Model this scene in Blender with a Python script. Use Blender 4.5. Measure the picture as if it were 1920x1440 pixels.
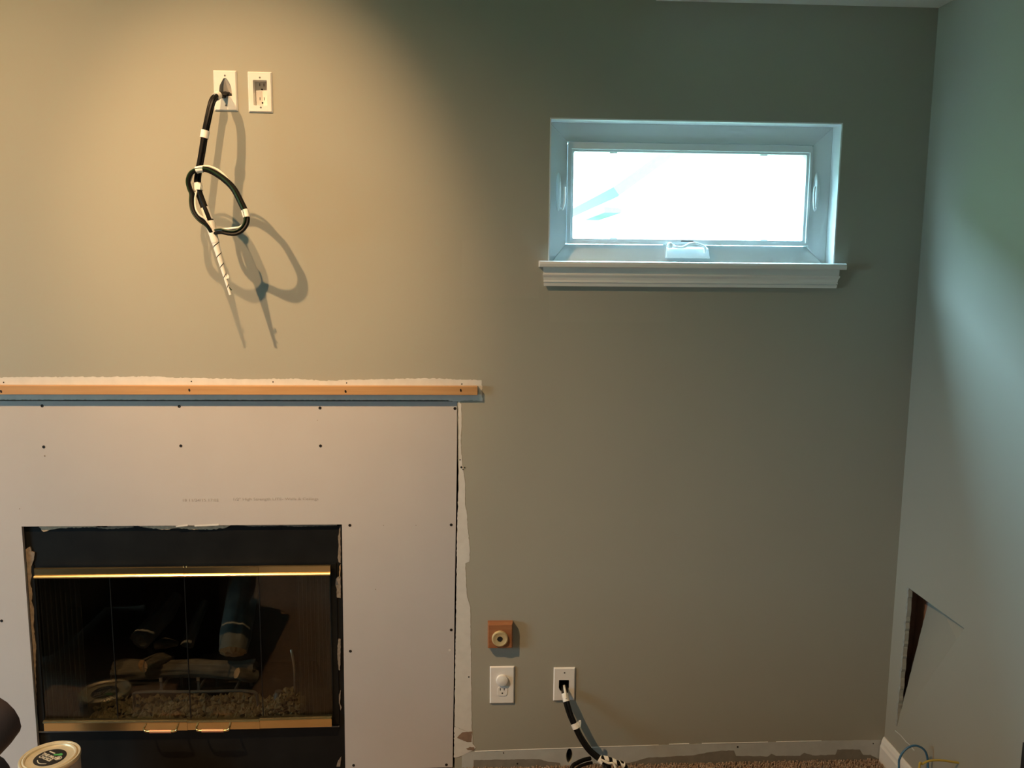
import bpy, bmesh, math, random
from mathutils import Vector, Matrix, noise
from mathutils.geometry import tessellate_polygon

for o in list(bpy.data.objects):
    bpy.data.objects.remove(o, do_unlink=True)
SC = bpy.context.scene
COL = SC.collection
random.seed(7)

# ------------------------------------------------------------------ camera
FPX = 1600.0
PITCH, YAW, ROLL = -0.13908969, 0.05245488, 0.0091654
CAM = Vector((0.0, -2.6385, 1.6672))
fw = Vector((math.sin(YAW)*math.cos(PITCH), math.cos(YAW)*math.cos(PITCH), math.sin(PITCH)))
r0 = Vector((math.cos(YAW), -math.sin(YAW), 0))
u0 = r0.cross(fw)
rt = r0*math.cos(ROLL) + u0*math.sin(ROLL)
up = -r0*math.sin(ROLL) + u0*math.cos(ROLL)
cd = bpy.data.cameras.new('camera')
cd.sensor_width = 36.0
cd.lens = 36.0*FPX/1920.0
cd.clip_start = 0.02
cam = bpy.data.objects.new('camera', cd)
COL.objects.link(cam)
m = Matrix((rt, up, -fw)).transposed().to_4x4()
m.translation = CAM
cam.matrix_world = m
SC.camera = cam

# ------------------------------------------------------------------ light, exposure
SKY_STRENGTH = 62.0      # radiance at the zenith of the overcast sky
SKY_COLOR = (0.56, 0.97, 1.22, 1)
w = bpy.data.worlds.new('overcast_sky')
SC.world = w
w.use_nodes = True
bg = w.node_tree.nodes['Background']
bg.inputs[0].default_value = SKY_COLOR
# standard overcast sky: three times brighter overhead than at the horizon
wn, wl = w.node_tree.nodes, w.node_tree.links
wtc = wn.new('ShaderNodeTexCoord'); wsx = wn.new('ShaderNodeSeparateXYZ'); wmr = wn.new('ShaderNodeMapRange')
wl.new(wtc.outputs['Generated'], wsx.inputs[0]); wl.new(wsx.outputs['Z'], wmr.inputs['Value'])
wmr.inputs['From Min'].default_value = 0.0; wmr.inputs['From Max'].default_value = 1.0
wmr.inputs['To Min'].default_value = SKY_STRENGTH/3; wmr.inputs['To Max'].default_value = SKY_STRENGTH
wl.new(wmr.outputs[0], bg.inputs[1])
vs = SC.view_settings
vs.view_transform = 'Standard'
vs.look = 'None'
vs.exposure = 0.0
vs.gamma = 1.0
vs.use_curve_mapping = False
# room size (metres): the back wall is the plane y = 0
XL, XR, YB, ZC, ZS = -5.0, 1.4175, -8.0, 3.61, 2.4455
LAMPS = [((-1.84, -1.74, 3.56), (-0.86, 0.0, -0.98), 480.0, 90.0, 0.94), ((-0.705, -1.74, 3.56), (-0.62, 0.0, 1.76), 215.0, 33.5, 0.90)]   # place, aim, power, cone, blend
LAMP_COLOR = (1.0, 0.62, 0.305)
SIDE_WIN = (-2.90, -1.50, 0.70, 2.10)       # y0, y1, z0, z1 of the window in the left wall
WIN = (0.2455, 1.1445, 1.640, 2.105)      # x0, x1, z0, z1 of the small window

def portal(name, loc, rot, sx, sy):
    l = bpy.data.lights.new(name, 'AREA')
    l.shape = 'RECTANGLE'; l.size = sx; l.size_y = sy
    l.cycles.is_portal = True
    o = bpy.data.objects.new(name, l)
    o.location = loc; o.rotation_euler = rot
    COL.objects.link(o)
portal('daylight_portal_side', (XL-0.14, (SIDE_WIN[0]+SIDE_WIN[1])/2, (SIDE_WIN[2]+SIDE_WIN[3])/2), (0, -math.pi/2, 0), SIDE_WIN[3]-SIDE_WIN[2], SIDE_WIN[1]-SIDE_WIN[0])
portal('daylight_portal_small', ((WIN[0]+WIN[1])/2, 0.16, (WIN[2]+WIN[3])/2), (-math.pi/2, 0, 0), WIN[1]-WIN[0], WIN[3]-WIN[2])

# ------------------------------------------------------------------ photograph measurements -> metres
def ray(x, y):
    return rt*((x-960)/FPX) - up*((y-720)/FPX) + fw
def wp(x, y, Y=0.0):
    d = ray(x, y); t = (Y-CAM.y)/d.y
    return Vector((CAM.x+d.x*t, Y, CAM.z+d.z*t))
def sp(x, y, X=XR):
    d = ray(x, y); t = (X-CAM.x)/d.x
    return Vector((X, CAM.y+d.y*t, CAM.z+d.z*t))
def xz(x, y, Y=0.0):
    p = wp(x, y, Y); return (p.x, p.z)

# ------------------------------------------------------------------ materials
MATS = {}
def mat(name, color, rough=0.6, metal=0.0, var=0.06, scale=20.0, bump=0.0, bscale=200.0, color2=None, stretch=(1,1,1), spec=0.5, coat=0.0):
    if name in MATS: return MATS[name]
    mt = bpy.data.materials.new(name); mt.use_nodes = True
    nt = mt.node_tree; N = nt.nodes; L = nt.links
    b = N['Principled BSDF']
    b.inputs['Roughness'].default_value = rough
    b.inputs['Metallic'].default_value = metal
    b.inputs['Specular IOR Level'].default_value = spec
    b.inputs['Coat Weight'].default_value = coat
    tc = N.new('ShaderNodeTexCoord'); mp = N.new('ShaderNodeMapping')
    mp.inputs['Scale'].default_value = stretch
    L.new(tc.outputs['Object'], mp.inputs['Vector'])
    nz = N.new('ShaderNodeTexNoise'); nz.inputs['Scale'].default_value = scale; nz.inputs['Detail'].default_value = 5
    L.new(mp.outputs[0], nz.inputs['Vector'])
    rp = N.new('ShaderNodeValToRGB')
    c = Vector(color)
    c2 = Vector(color2) if color2 else c*(1+var)
    c1 = c if color2 else c*(1-var)
    rp.color_ramp.elements[0].color = (*c1, 1); rp.color_ramp.elements[0].position = 0.3
    rp.color_ramp.elements[1].color = (*c2, 1); rp.color_ramp.elements[1].position = 0.7
    L.new(nz.outputs['Fac'], rp.inputs['Fac']); L.new(rp.outputs['Color'], b.inputs['Base Color'])
    if bump:
        n2 = N.new('ShaderNodeTexNoise'); n2.inputs['Scale'].default_value = bscale; n2.inputs['Detail'].default_value = 3
        L.new(mp.outputs[0], n2.inputs['Vector'])
        bp = N.new('ShaderNodeBump'); bp.inputs['Strength'].default_value = bump; bp.inputs['Distance'].default_value = 0.002
        L.new(n2.outputs['Fac'], bp.inputs['Height']); L.new(bp.outputs['Normal'], b.inputs['Normal'])
    MATS[name] = mt
    return mt

def glass_mat(name, tint, ior=1.5, rough=0.0):
    mt = bpy.data.materials.new(name); mt.use_nodes = True
    nt = mt.node_tree; N = nt.nodes; L = nt.links
    N.remove(N['Principled BSDF'])
    tr = N.new('ShaderNodeBsdfTransparent'); tr.inputs[0].default_value = (*tint, 1)
    gl = N.new('ShaderNodeBsdfGlossy'); gl.inputs['Roughness'].default_value = rough
    fr = N.new('ShaderNodeFresnel')
    # thin pane: the same air-to-glass reflection on both faces
    ge = N.new('ShaderNodeNewGeometry'); mi = N.new('ShaderNodeMapRange')
    mi.inputs['To Min'].default_value = ior; mi.inputs['To Max'].default_value = 1/ior
    L.new(ge.outputs['Backfacing'], mi.inputs['Value']); L.new(mi.outputs[0], fr.inputs[0])
    mx = N.new('ShaderNodeMixShader')
    L.new(fr.outputs[0], mx.inputs[0]); L.new(tr.outputs[0], mx.inputs[1]); L.new(gl.outputs[0], mx.inputs[2])
    L.new(mx.outputs[0], N['Material Output'].inputs[0])
    return mt

def mesh_mat(name):
    mt = bpy.data.materials.new(name); mt.use_nodes = True
    nt = mt.node_tree; N = nt.nodes; L = nt.links
    b = N['Principled BSDF']; b.inputs['Base Color'].default_value = (0.16, 0.165, 0.16, 1)
    b.inputs['Metallic'].default_value = 0.6; b.inputs['Roughness'].default_value = 0.5
    tc = N.new('ShaderNodeTexCoord')
    mp = N.new('ShaderNodeMapping'); mp.inputs['Scale'].default_value = (190, 1, 190)
    L.new(tc.outputs['Object'], mp.inputs['Vector'])
    ck = N.new('ShaderNodeTexVoronoi'); ck.feature = 'F1'; ck.inputs['Randomness'].default_value = 0.0
    L.new(mp.outputs[0], ck.inputs['Vector'])
    mm = N.new('ShaderNodeMath'); mm.operation = 'LESS_THAN'; mm.inputs[1].default_value = 0.44
    L.new(ck.outputs['Distance'], mm.inputs[0])
    tr = N.new('ShaderNodeBsdfTransparent'); mx = N.new('ShaderNodeMixShader')
    L.new(mm.outputs[0], mx.inputs[0]); L.new(b.outputs[0], mx.inputs[1]); L.new(tr.outputs[0], mx.inputs[2])
    L.new(mx.outputs[0], N['Material Output'].inputs[0])
    return mt

def emit_mat(name, color, strength):
    mt = bpy.data.materials.new(name); mt.use_nodes = True
    b = mt.node_tree.nodes['Principled BSDF']
    b.inputs['Base Color'].default_value = (0.8, 0.8, 0.8, 1)
    b.inputs['Emission Color'].default_value = (*color, 1)
    b.inputs['Emission Strength'].default_value = strength
    return mt

M_WALL = mat('sage_paint', (0.35, 0.338, 0.280), 0.55, var=0.015, scale=3, bump=0.05, bscale=420)
M_PRIMER = mat('bare_joint_compound', (0.62, 0.60, 0.56), 0.85, var=0.05, scale=30, bump=0.08, bscale=150)
M_BARE = mat('bare_wall_behind_baseboard', (0.47, 0.48, 0.46), 0.8, var=0.06, scale=25, bump=0.05)
M_DIRT = mat('grey_brown_dirt_band', (0.22, 0.20, 0.165), 0.85, var=0.12, scale=30, bump=0.05)
M_EDGE = mat('scuffed_grey_paper', (0.33, 0.34, 0.31), 0.85, var=0.15, scale=60, bump=0.2)
M_TOUCH = mat('sage_touch_up_paint', (0.357, 0.345, 0.287), 0.6, var=0.015, scale=4)
M_PAPER = mat('torn_brown_paper', (0.24, 0.16, 0.11), 0.9, var=0.12, scale=60, bump=0.2)
M_RESID = mat('tan_adhesive_residue', (0.21, 0.165, 0.12), 0.9, var=0.25, scale=90, bump=0.4)
M_RESID2 = mat('pale_mortar_residue', (0.44, 0.33, 0.22), 0.9, var=0.2, scale=120, bump=0.4)
M_CEIL = mat('ceiling_white', (0.72, 0.73, 0.70), 0.9, var=0.02, scale=5, bump=0.1, bscale=120)
M_GYP = mat('gypsum_face_paper', (0.475, 0.445, 0.43), 0.85, var=0.02, scale=6, bump=0.04, bscale=300)
M_WHITE = mat('white_trim_paint', (0.78, 0.77, 0.74), 0.35, var=0.02, scale=8)
M_VINYL = mat('white_vinyl', (0.74, 0.78, 0.79), 0.35, var=0.01, scale=8)
M_PLATE = mat('white_plastic', (0.80, 0.78, 0.75), 0.3, var=0.01, scale=12)
M_SLOT = mat('dark_slot', (0.012, 0.011, 0.010), 0.8, var=0.1)
M_BLACKCABLE = mat('black_cable_jacket', (0.006, 0.006, 0.006), 0.42, var=0.2, scale=60, spec=0.16)
M_GREENCABLE = mat('dark_green_cable_jacket', (0.010, 0.032, 0.012), 0.45, var=0.2, spec=0.35)
M_WHITECABLE = mat('white_cable_jacket', (0.74, 0.72, 0.66), 0.45, var=0.04)
M_TAPE = mat('white_cable_tape', (0.82, 0.81, 0.77), 0.5, var=0.03)
M_BLUECABLE = mat('blue_cable_jacket', (0.045, 0.15, 0.27), 0.45, var=0.08)
M_YELLOWCABLE = mat('yellow_cable_jacket', (0.50, 0.36, 0.06), 0.5, var=0.08)
M_PINE = mat('pine_batten', (0.44, 0.235, 0.095), 0.55, scale=9, color2=(0.51, 0.29, 0.125), stretch=(0.6, 8, 12))
M_OAKBLOCK = mat('stained_wood_block', (0.27, 0.10, 0.04), 0.4, scale=10, color2=(0.35, 0.15, 0.065), stretch=(1, 8, 10))
M_BRASS = mat('polished_brass', (0.66, 0.51, 0.26), 0.27, metal=1.0, var=0.05, scale=15)
M_BRASSFLAT = mat('satin_brass', (0.72, 0.60, 0.34), 0.5, metal=0.6, var=0.04, scale=15)
M_COPPER = mat('copper_sleeve', (0.75, 0.36, 0.20), 0.45, metal=0.6, var=0.05)
M_STEELBLK = mat('black_enamel_steel', (0.0055, 0.006, 0.0058), 0.55, var=0.3, scale=12, spec=0.2)
M_FIREBOX = mat('sooty_firebox', (0.030, 0.027, 0.022), 0.85, var=0.3, scale=10)
M_LOG = mat('ceramic_log_bark', (0.055, 0.046, 0.038), 0.9, scale=26, color2=(0.19, 0.165, 0.135), bump=0.6, bscale=90, stretch=(0.5, 1, 1))
M_LOGGREY = mat('ash_grey_log', (0.10, 0.105, 0.105), 0.9, scale=18, color2=(0.17, 0.175, 0.17), bump=0.5, bscale=70)
M_LOGEND = mat('cut_log_end', (0.34, 0.19, 0.09), 0.85, scale=30, color2=(0.46, 0.28, 0.15), bump=0.4, bscale=60)
M_EMBER = mat('rock_wool_embers', (0.12, 0.10, 0.055), 0.95, scale=60, color2=(0.22, 0.185, 0.11), bump=0.5)
M_IRON = mat('dull_grey_iron', (0.16, 0.16, 0.16), 0.5, metal=0.7, var=0.2)
M_SILVER = mat('aluminium_tube', (0.6, 0.6, 0.58), 0.3, metal=1.0, var=0.05)
M_SCREW = mat('black_drywall_screw', (0.014, 0.012, 0.011), 0.5, metal=0.3, var=0.2)
M_HOLE = mat('dark_cavity', (0.022, 0.018, 0.015), 0.95, var=0.3)
M_CAVBROWN = mat('brown_back_paper', (0.34, 0.22, 0.18), 0.9, var=0.1)
M_CARPET = mat('tan_carpet', (0.27, 0.19, 0.135), 0.98, scale=60, color2=(0.42, 0.31, 0.235))
M_LEATHER = mat('dark_brown_leather', (0.022, 0.011, 0.009), 0.5, var=0.25, scale=30, bump=0.15, bscale=350)
M_CAN = mat('can_label_paper', (0.40, 0.35, 0.31), 0.45, var=0.05)
M_LID = mat('paint_lid_tin', (0.72, 0.62, 0.42), 0.38, metal=0.35, var=0.08, scale=40)
M_LABELBLK = mat('black_label', (0.016, 0.014, 0.011), 0.5, var=0.1)
M_LABELTXT = mat('cream_label_print', (0.62, 0.56, 0.42), 0.6, var=0.02)
M_GREEN = mat('green_logo_print', (0.08, 0.36, 0.09), 0.6, var=0.03)
M_INK = mat('grey_stamp_ink', (0.34, 0.31, 0.285), 0.9, var=0.1, scale=200)
M_SIDING = mat('pale_house_siding', (0.80, 0.80, 0.78), 0.9, var=0.02)
M_ROOF = mat('pale_grey_shingles', (0.078, 0.092, 0.092), 0.9, var=0.06, scale=30)
M_GRASS = mat('lawn', (0.10, 0.14, 0.06), 0.95, var=0.2)
M_BLACKBOX = mat('black_cabinet_vinyl', (0.012, 0.011, 0.010), 0.6, var=0.1)
M_FIREGLASS = glass_mat('smoked_fireplace_glass', (0.72, 0.72, 0.68))
M_PANE = glass_mat('window_glass', (0.97, 0.985, 0.98))
M_CHAIN = mesh_mat('chain_mesh_curtain')
M_BULB = emit_mat('warm_lamp_glow', LAMP_COLOR, 12.0)

# ------------------------------------------------------------------ building helpers
ORG = {}
class MB:
    def __init__(s): s.v = []; s.f = []; s.smooth = []
    def add(s, vs, fs, smooth=False):
        b = len(s.v); s.v += [Vector(q) for q in vs]
        s.f += [tuple(i+b for i in f) for f in fs]; s.smooth += [smooth]*len(fs)
        return s
    def box(s, x0, x1, y0, y1, z0, z1):
        return s.add([(x,y,z) for x in (x0,x1) for y in (y0,y1) for z in (z0,z1)],
                     [(0,1,3,2),(4,6,7,5),(0,4,5,1),(2,3,7,6),(0,2,6,4),(1,5,7,3)])
    def prism(s, pts, fn0, fn1, holes=(), front=True, back=True, walls=True):
        """pts: 2D outline, holes: 2D outlines; fn0 / fn1 map a 2D point to the front / back 3D point"""
        loops = [list(pts)] + [list(h) for h in holes]
        flat = [q for l in loops for q in l]
        tris = tessellate_polygon([[Vector((q[0], q[1], 0)) for q in l] for l in loops])
        n = len(flat)
        vs = [fn0(q) for q in flat] + [fn1(q) for q in flat]
        fs = []
        if front: fs += [tuple(t) for t in tris]
        if back: fs += [tuple(i+n for i in reversed(t)) for t in tris]
        if walls:
            k = 0
            for l in loops:
                c = len(l)
                for i in range(c):
                    a, b = k+i, k+(i+1) % c
                    fs.append((a, b, b+n, a+n))
                k += c
        return s.add(vs, fs)
    def slab(s, pts, y0, y1, holes=(), **k):      # outline in x,z
        return s.prism(pts, lambda q: (q[0], y0, q[1]), lambda q: (q[0], y1, q[1]), holes, **k)
    def tube(s, path, r, n=8, caps=True, smooth=True, r_fn=None):
        P = [Vector(p) for p in path]
        fr = frames(P)
        vs = []
        for i, (p, (t, a, b)) in enumerate(zip(P, fr)):
            rr = r_fn(i/(len(P)-1)) if r_fn else r
            vs += [p + (a*math.cos(2*math.pi*k/n) + b*math.sin(2*math.pi*k/n))*rr for k in range(n)]
        fs = [(i*n+k, i*n+(k+1) % n, (i+1)*n+(k+1) % n, (i+1)*n+k) for i in range(len(P)-1) for k in range(n)]
        s.add(vs, fs, smooth)
        if caps:
            s.add(vs[:n], [tuple(reversed(range(n)))]); s.add(vs[-n:], [tuple(range(n))])
        return s
    def lathe(s, prof, c, axis='z', n=32, smooth=True, a0=0.0):
        """prof: (radius, height) pairs"""
        vs = []
        c = Vector(c)
        for r, h in prof:
            for k in range(n):
                t = 2*math.pi*k/n + a0
                x, y = r*math.cos(t), r*math.sin(t)
                vs.append(c + (Vector((x, y, h)) if axis == 'z' else Vector((x, -h, y))))
        m_ = len(prof)
        fs = [(i*n+k, i*n+(k+1) % n, (i+1)*n+(k+1) % n, (i+1)*n+k) for i in range(m_-1) for k in range(n)]
        if prof[0][0] < 0.004: fs.append(tuple(range(n)))
        if prof[-1][0] < 0.004: fs.append(tuple(range((m_-1)*n, m_*n)))
        return s.add(vs, fs, smooth)
    def build(s, name, material, parent=None, org=None, bevel=0.0, sharp=True, recalc=True):
        o3 = ORG[parent] if parent is not None else (Vector(org) if org is not None else Vector((0, 0, 0)))
        me = bpy.data.meshes.new(name)
        me.from_pydata([v-o3 for v in s.v], [], s.f)
        me.polygons.foreach_set('use_smooth', s.smooth)
        if recalc:
            bm = bmesh.new(); bm.from_mesh(me)
            bmesh.ops.remove_doubles(bm, verts=bm.verts, dist=1e-6)
            bmesh.ops.recalc_face_normals(bm, faces=bm.faces)
            bm.to_mesh(me); bm.free()
        me.materials.append(material)
        if any(s.smooth) and sharp:
            try: me.set_sharp_from_angle(angle=math.radians(40))
            except Exception: pass
        o = bpy.data.objects.new(name, me); COL.objects.link(o)
        if parent is not None: o.parent = parent
        else: o.location = o3
        ORG[o] = o3
        if bevel:
            md = o.modifiers.new('edge', 'BEVEL'); md.width = bevel; md.segments = 2; md.limit_method = 'ANGLE'
        return o

def frames(P):
    T = []
    for i in range(len(P)):
        a = P[max(0, i-1)]; b = P[min(len(P)-1, i+1)]
        T.append((b-a).normalized())
    ref = Vector((0, 1, 0)) if abs(T[0].y) < 0.8 else Vector((1, 0, 0))
    a = (ref - T[0]*ref.dot(T[0])).normalized()
    out = []
    for t in T:
        a = (a - t*a.dot(t)).normalized()
        out.append((t, a, t.cross(a)))
    return out

def spline(pts, n=10):
    P = [Vector(p) for p in pts]
    P = [P[0]*2-P[1]] + P + [P[-1]*2-P[-2]]
    out = []
    for i in range(1, len(P)-2):
        p0, p1, p2, p3 = P[i-1:i+3]
        for k in range(n):
            t = k/n
            out.append(0.5*((2*p1) + (p2-p0)*t + (2*p0-5*p1+4*p2-p3)*t*t + (3*p1-p0-3*p2+p3)*t**3))
    out.append(P[-2])
    return out

def sub(path, a, b):
    """piece of a path between two fractions of its length"""
    L = [0.0]
    for i in range(1, len(path)): L.append(L[-1]+(path[i]-path[i-1]).length)
    def at(d):
        d = max(0, min(L[-1], d))
        for i in range(1, len(L)):
            if L[i] >= d:
                return path[i-1].lerp(path[i], (d-L[i-1])/max(1e-9, L[i]-L[i-1]))
        return path[-1]
    k = max(4, int((b-a)*len(path)))
    return [at((a+(b-a)*i/k)*L[-1]) for i in range(k+1)]

def offset_path(path, rad, ang, twist):
    fr = frames(path); n = len(path)-1
    return [p + (a*math.cos(ang+twist*i/n) + b*math.sin(ang+twist*i/n))*rad for i, (p, (t, a, b)) in enumerate(zip(path, fr))]

def nearest(path, q):
    """fraction of length of the path point closest (in x,z) to q"""
    L = [0.0]
    for i in range(1, len(path)): L.append(L[-1]+(path[i]-path[i-1]).length)
    j = min(range(len(path)), key=lambda i: (path[i].x-q[0])**2+(path[i].z-q[1])**2)
    return L[j]/L[-1]

def ragged(pts, amp, step, seed, closed=True):
    rnd = random.Random(seed); out = []
    n = len(pts)
    for i in range(n if closed else n-1):
        a = Vector(pts[i]); b = Vector(pts[(i+1) % n])
        k = max(1, int((b-a).length/step))
        d = (b-a); nrm = Vector((-d.y, d.x)).normalized() if d.length else Vector((0, 0))
        for j in range(k):
            t = j/k + (rnd.uniform(-0.3, 0.3)/k if j else 0)
            q = a+d*t + (nrm*rnd.uniform(-amp, amp) if j else Vector((0, 0)))
            out.append((q.x, q.y))
    if not closed: out.append(tuple(pts[-1]))
    return out

def circle(cx, cz, r, n=20, rz=None):
    return [(cx+r*math.cos(2*math.pi*k/n), cz+(rz or r)*math.sin(2*math.pi*k/n)) for k in range(n)]

def rect(x0, x1, z0, z1): return [(x0, z0), (x1, z0), (x1, z1), (x0, z1)]
def rrect(x0, x1, z0, z1, r, n=4):
    out = []
    for cx, cz, a in ((x1-r, z1-r, 0), (x0+r, z1-r, 90), (x0+r, z0+r, 180), (x1-r, z0+r, 270)):
        for k in range(n+1):
            t = math.radians(a+90*k/n); out.append((cx+r*math.cos(t), cz+r*math.sin(t)))
    return out

def thing(name, label, cat, loc, group=None):
    o = bpy.data.objects.new(name, None); COL.objects.link(o)
    o.location = loc; o.empty_display_size = 0.05; ORG[o] = Vector(loc)
    return tag(o, label, cat, group)
def tag(o, label=None, cat=None, group=None, kind=None):
    if label: o['label'] = label
    if cat: o['category'] = cat
    if group: o['group'] = group
    if kind: o['kind'] = kind
    return o
def struct(o, label, cat): return tag(o, label, cat, kind='structure')

def text_mesh(name, body, size, material, parent, mtx, xscale=1.0, bold=0.0, thick=0.0002):
    cu = bpy.data.curves.new(name, 'FONT'); cu.body = body; cu.size = size
    cu.align_x = 'LEFT'; cu.extrude = thick; cu.offset = bold
    t = bpy.data.objects.new(name, cu); COL.objects.link(t)
    bpy.context.view_layer.update()
    me = bpy.data.meshes.new_from_object(t)
    bpy.data.objects.remove(t, do_unlink=True)
    me.transform(Matrix.Diagonal((xscale, 1, 1, 1)))
    me.transform(mtx)
    me.transform(Matrix.Translation(-ORG[parent]))
    me.materials.clear(); me.materials.append(material)
    o = bpy.data.objects.new(name, me); COL.objects.link(o); o.parent = parent; ORG[o] = ORG[parent]
    return o

# ================================================================== ROOM SHELL
GX0, GX1, GZ = -1.757, -0.0315, wp(430, 750.4).z          # opening in the old wall for the new board
GXT = wp(858.5, 800).x
# --- floor
fl = MB().box(XL-0.2, XR+0.2, YB-0.2, 0.14, -0.12, 0.0).build('floor', M_CARPET)
struct(fl, 'tan carpeted floor meeting the bare foot of the wall', 'floor')
# --- back wall, with the chase notch, window opening, box openings and the old cable hole
PL1 = (wp(400, 132), wp(446.5, 209)); PL2 = (wp(464.5, 134.5), wp(512, 212)); PL3 = (wp(1038, 1251), wp(1077.5, 1312.5))
def plate_box(P, mx, mz):
    x0, x1, z0, z1 = P[0].x, P[1].x, P[1].z, P[0].z
    return rect(x0+mx, x1-mx, z0+mz, z1-mz)
slot_c = wp(1067.5, 1417)
gap_r = ragged([(GX1-0.010, 0.0), (GX1-0.004, 0.25), (GX1-0.002, 0.55), (GX1+0.002, 0.75), (GX1+0.0035, 0.95), (GX1+0.001, 1.12), (GX1-0.001, GZ)], 0.0008, 0.03, 3, closed=False)
outer = [(XL-0.14, 0.0), (GX0, 0.0), (GX0, GZ)] + [(q[0], q[1]) for q in reversed(gap_r)] + [(XR+0.15, 0.0), (XR+0.15, ZC+0.1), (XL-0.14, ZC+0.1)]
holes = [rect(*WIN), plate_box(PL1, 0.010, 0.017), plate_box(PL2, 0.010, 0.013), plate_box(PL3, 0.013, 0.022),
         circle(slot_c.x, slot_c.z, 0.0105, 16, 0.026)]
wall_back = MB().slab(outer, 0.0, 0.12, holes).build('wall_back', M_WALL)
struct(wall_back, 'sage green painted wall with fireplace and small window', 'wall')
# chase behind the new board
ch = MB()
ch.box(GX0-0.1, GX1+0.1, 0.80, 0.82, -0.02, 1.5).box(GX0-0.1, GX0-0.08, 0.1205, 0.80, -0.02, 1.5).box(GX1+0.08, GX1+0.1, 0.1205, 0.80, -0.02, 1.5)
ch.box(GX0-0.1, GX1+0.1, 0.1205, 0.82, 1.48, 1.5).box(GX0-0.1, GX1+0.1, 0.1205, 0.82, -0.03, -0.01)
ch.build('fireplace_chase', M_HOLE, wall_back)
cv = MB()
cx, cz = slot_c.x, slot_c.z
cv.box(cx-0.03, cx+0.03, 0.17, 0.18, cz-0.04, cz+0.04).box(cx-0.04, cx-0.03, 0.1205, 0.18, cz-0.05, cz+0.04).box(cx+0.03, cx+0.04, 0.1205, 0.18, cz-0.05, cz+0.04)
cv.box(cx-0.04, cx+0.04, 0.1205, 0.18, cz+0.04, cz+0.05).box(cx-0.04, cx+0.04, 0.1205, 0.18, cz-0.05, cz-0.04)
cv.build('wall_cavity', M_HOLE, wall_back)
# raw patches on the back wall (thin coats with their own thickness)
def patch(name, px, material, amp, step, seed, proud=0.0007, Y=0.0, parent=None, label=None, holes=()):
    o = MB().slab(ragged([xz(*q) for q in px], amp, step, seed), Y-proud, Y+0.0001, holes).build(name, material, parent or wall_back)
    if label: o['label'] = label
    return o
top_edge = [(-300, 704), (0, 708), (70, 707), (285, 706), (320, 708), (470, 711), (560, 710), (600, 714), (640, 713), (720, 711), (800, 709), (870, 712), (903, 713)]
patch('joint_compound_band', top_edge + [(905, 752), (880, 750.5), (858, 752.5), (820, 750), (0, 749), (-300, 749)], M_PRIMER, 0.0016, 0.006, 11, label='bare white band around the pine batten')
patch('joint_compound_strip', [(859.3, 752), (865, 758), (865.5, 790), (864, 830), (867, 868), (872, 905), (872, 945), (875, 962), (878, 1000), (881, 1030), (880, 1053), (872.5, 1056), (874, 1100), (876, 1120), (882, 1140), (883, 1230), (884, 1300), (884.5, 1372),
      (870, 1369), (852, 1361), (853.5, 1250), (855.5, 1120), (857, 1000), (860.5, 880), (860.5, 800)], M_PRIMER, 0.0011, 0.007, 12, label='bare white strip beside the drywall edge')
patch('torn_drywall_patch', [(852, 1362), (872, 1370), (885.5, 1370), (886, 1395), (892, 1402), (884, 1408), (870, 1415), (856, 1420), (851, 1420)], M_PRIMER, 0.0014, 0.006, 13, proud=0.001)
patch('torn_paper_patch', [(857, 1383), (866, 1373), (885, 1371), (884, 1391), (876, 1391), (861, 1385)], M_PAPER, 0.001, 0.005, 14, proud=0.0014)
patch('torn_paper_patch', [(874, 1403), (881, 1400), (889, 1401), (888, 1407), (877, 1406)], M_PAPER, 0.0008, 0.004, 15, proud=0.0014)
zb = [(886, 1409.5), (1000, 1405), (1120, 1400.5), (1270, 1396), (1400, 1392), (1530, 1389.5), (1656, 1387)]
patch('bare_wall_strip', [(866, 1418), (874, 1412)] + zb + [(1656, 1446), (866, 1446)], M_BARE, 0.0006, 0.012, 16, proud=0.0006, holes=[circle(slot_c.x, slot_c.z, 0.0108, 16, 0.0265)], label='bare strip where the baseboard was removed')
dirt = [(888, 1425), (940, 1424), (1010, 1423), (1028, 1428), (1130, 1431), (1180, 1430), (1215, 1420), (1260, 1418), (1300, 1416), (1330, 1410), (1352, 1407), (1376, 1407), (1380, 1417), (1440, 1418), (1446, 1413), (1455, 1417), (1500, 1417), (1508, 1411), (1524, 1416), (1566, 1415), (1570, 1405), (1612, 1405), (1618, 1415), (1632, 1415), (1645, 1422), (1656, 1424)]
# the strip keeps its oval opening: dirt and bare strip are cut beside it
patch('dirt_band', dirt[:4] + [(1050, 1430), (1054, 1447), (888, 1447)], M_DIRT, 0.0010, 0.008, 17, proud=0.0010)
patch('dirt_band', [(1084, 1432)] + dirt[4:] + [(1656, 1447), (1082, 1447)], M_DIRT, 0.0010, 0.008, 27, proud=0.0010)
for a, b, r in (((890, 1408.8), (1165, 1399), 0.0016), ((1165, 1399), (1235, 1396.8), 0.0011), ((1254, 1395.6), (1292, 1394.5), 0.0018), ((1316, 1394), (1440, 1391.3), 0.0016), ((1455, 1391), (1540, 1389), 0.0014)):
    MB().tube([wp(*a), wp((a[0]+b[0])/2, (a[1]+b[1])/2), wp(*b)], r, 6).build('paint_bead', M_WHITE, wall_back)
patch('touch_up_patch', [(1030, 545), (1258, 545), (1258, 604), (1030, 604)], M_TOUCH, 0.0003, 0.05, 18, proud=0.0003)
patch('touch_up_patch', [(866, 450), (1010, 450), (1010, 560), (866, 560)], M_TOUCH, 0.0003, 0.05, 19, proud=0.0003)
for q in ((7, 717), (359, 715), (650, 718), (866, 720), (512, 716)):
    p = wp(*q); MB().slab(circle(p.x, p.z, 0.0022, 8), -0.0012, 0.0).build('nail_hole', M_SLOT, wall_back)
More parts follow.
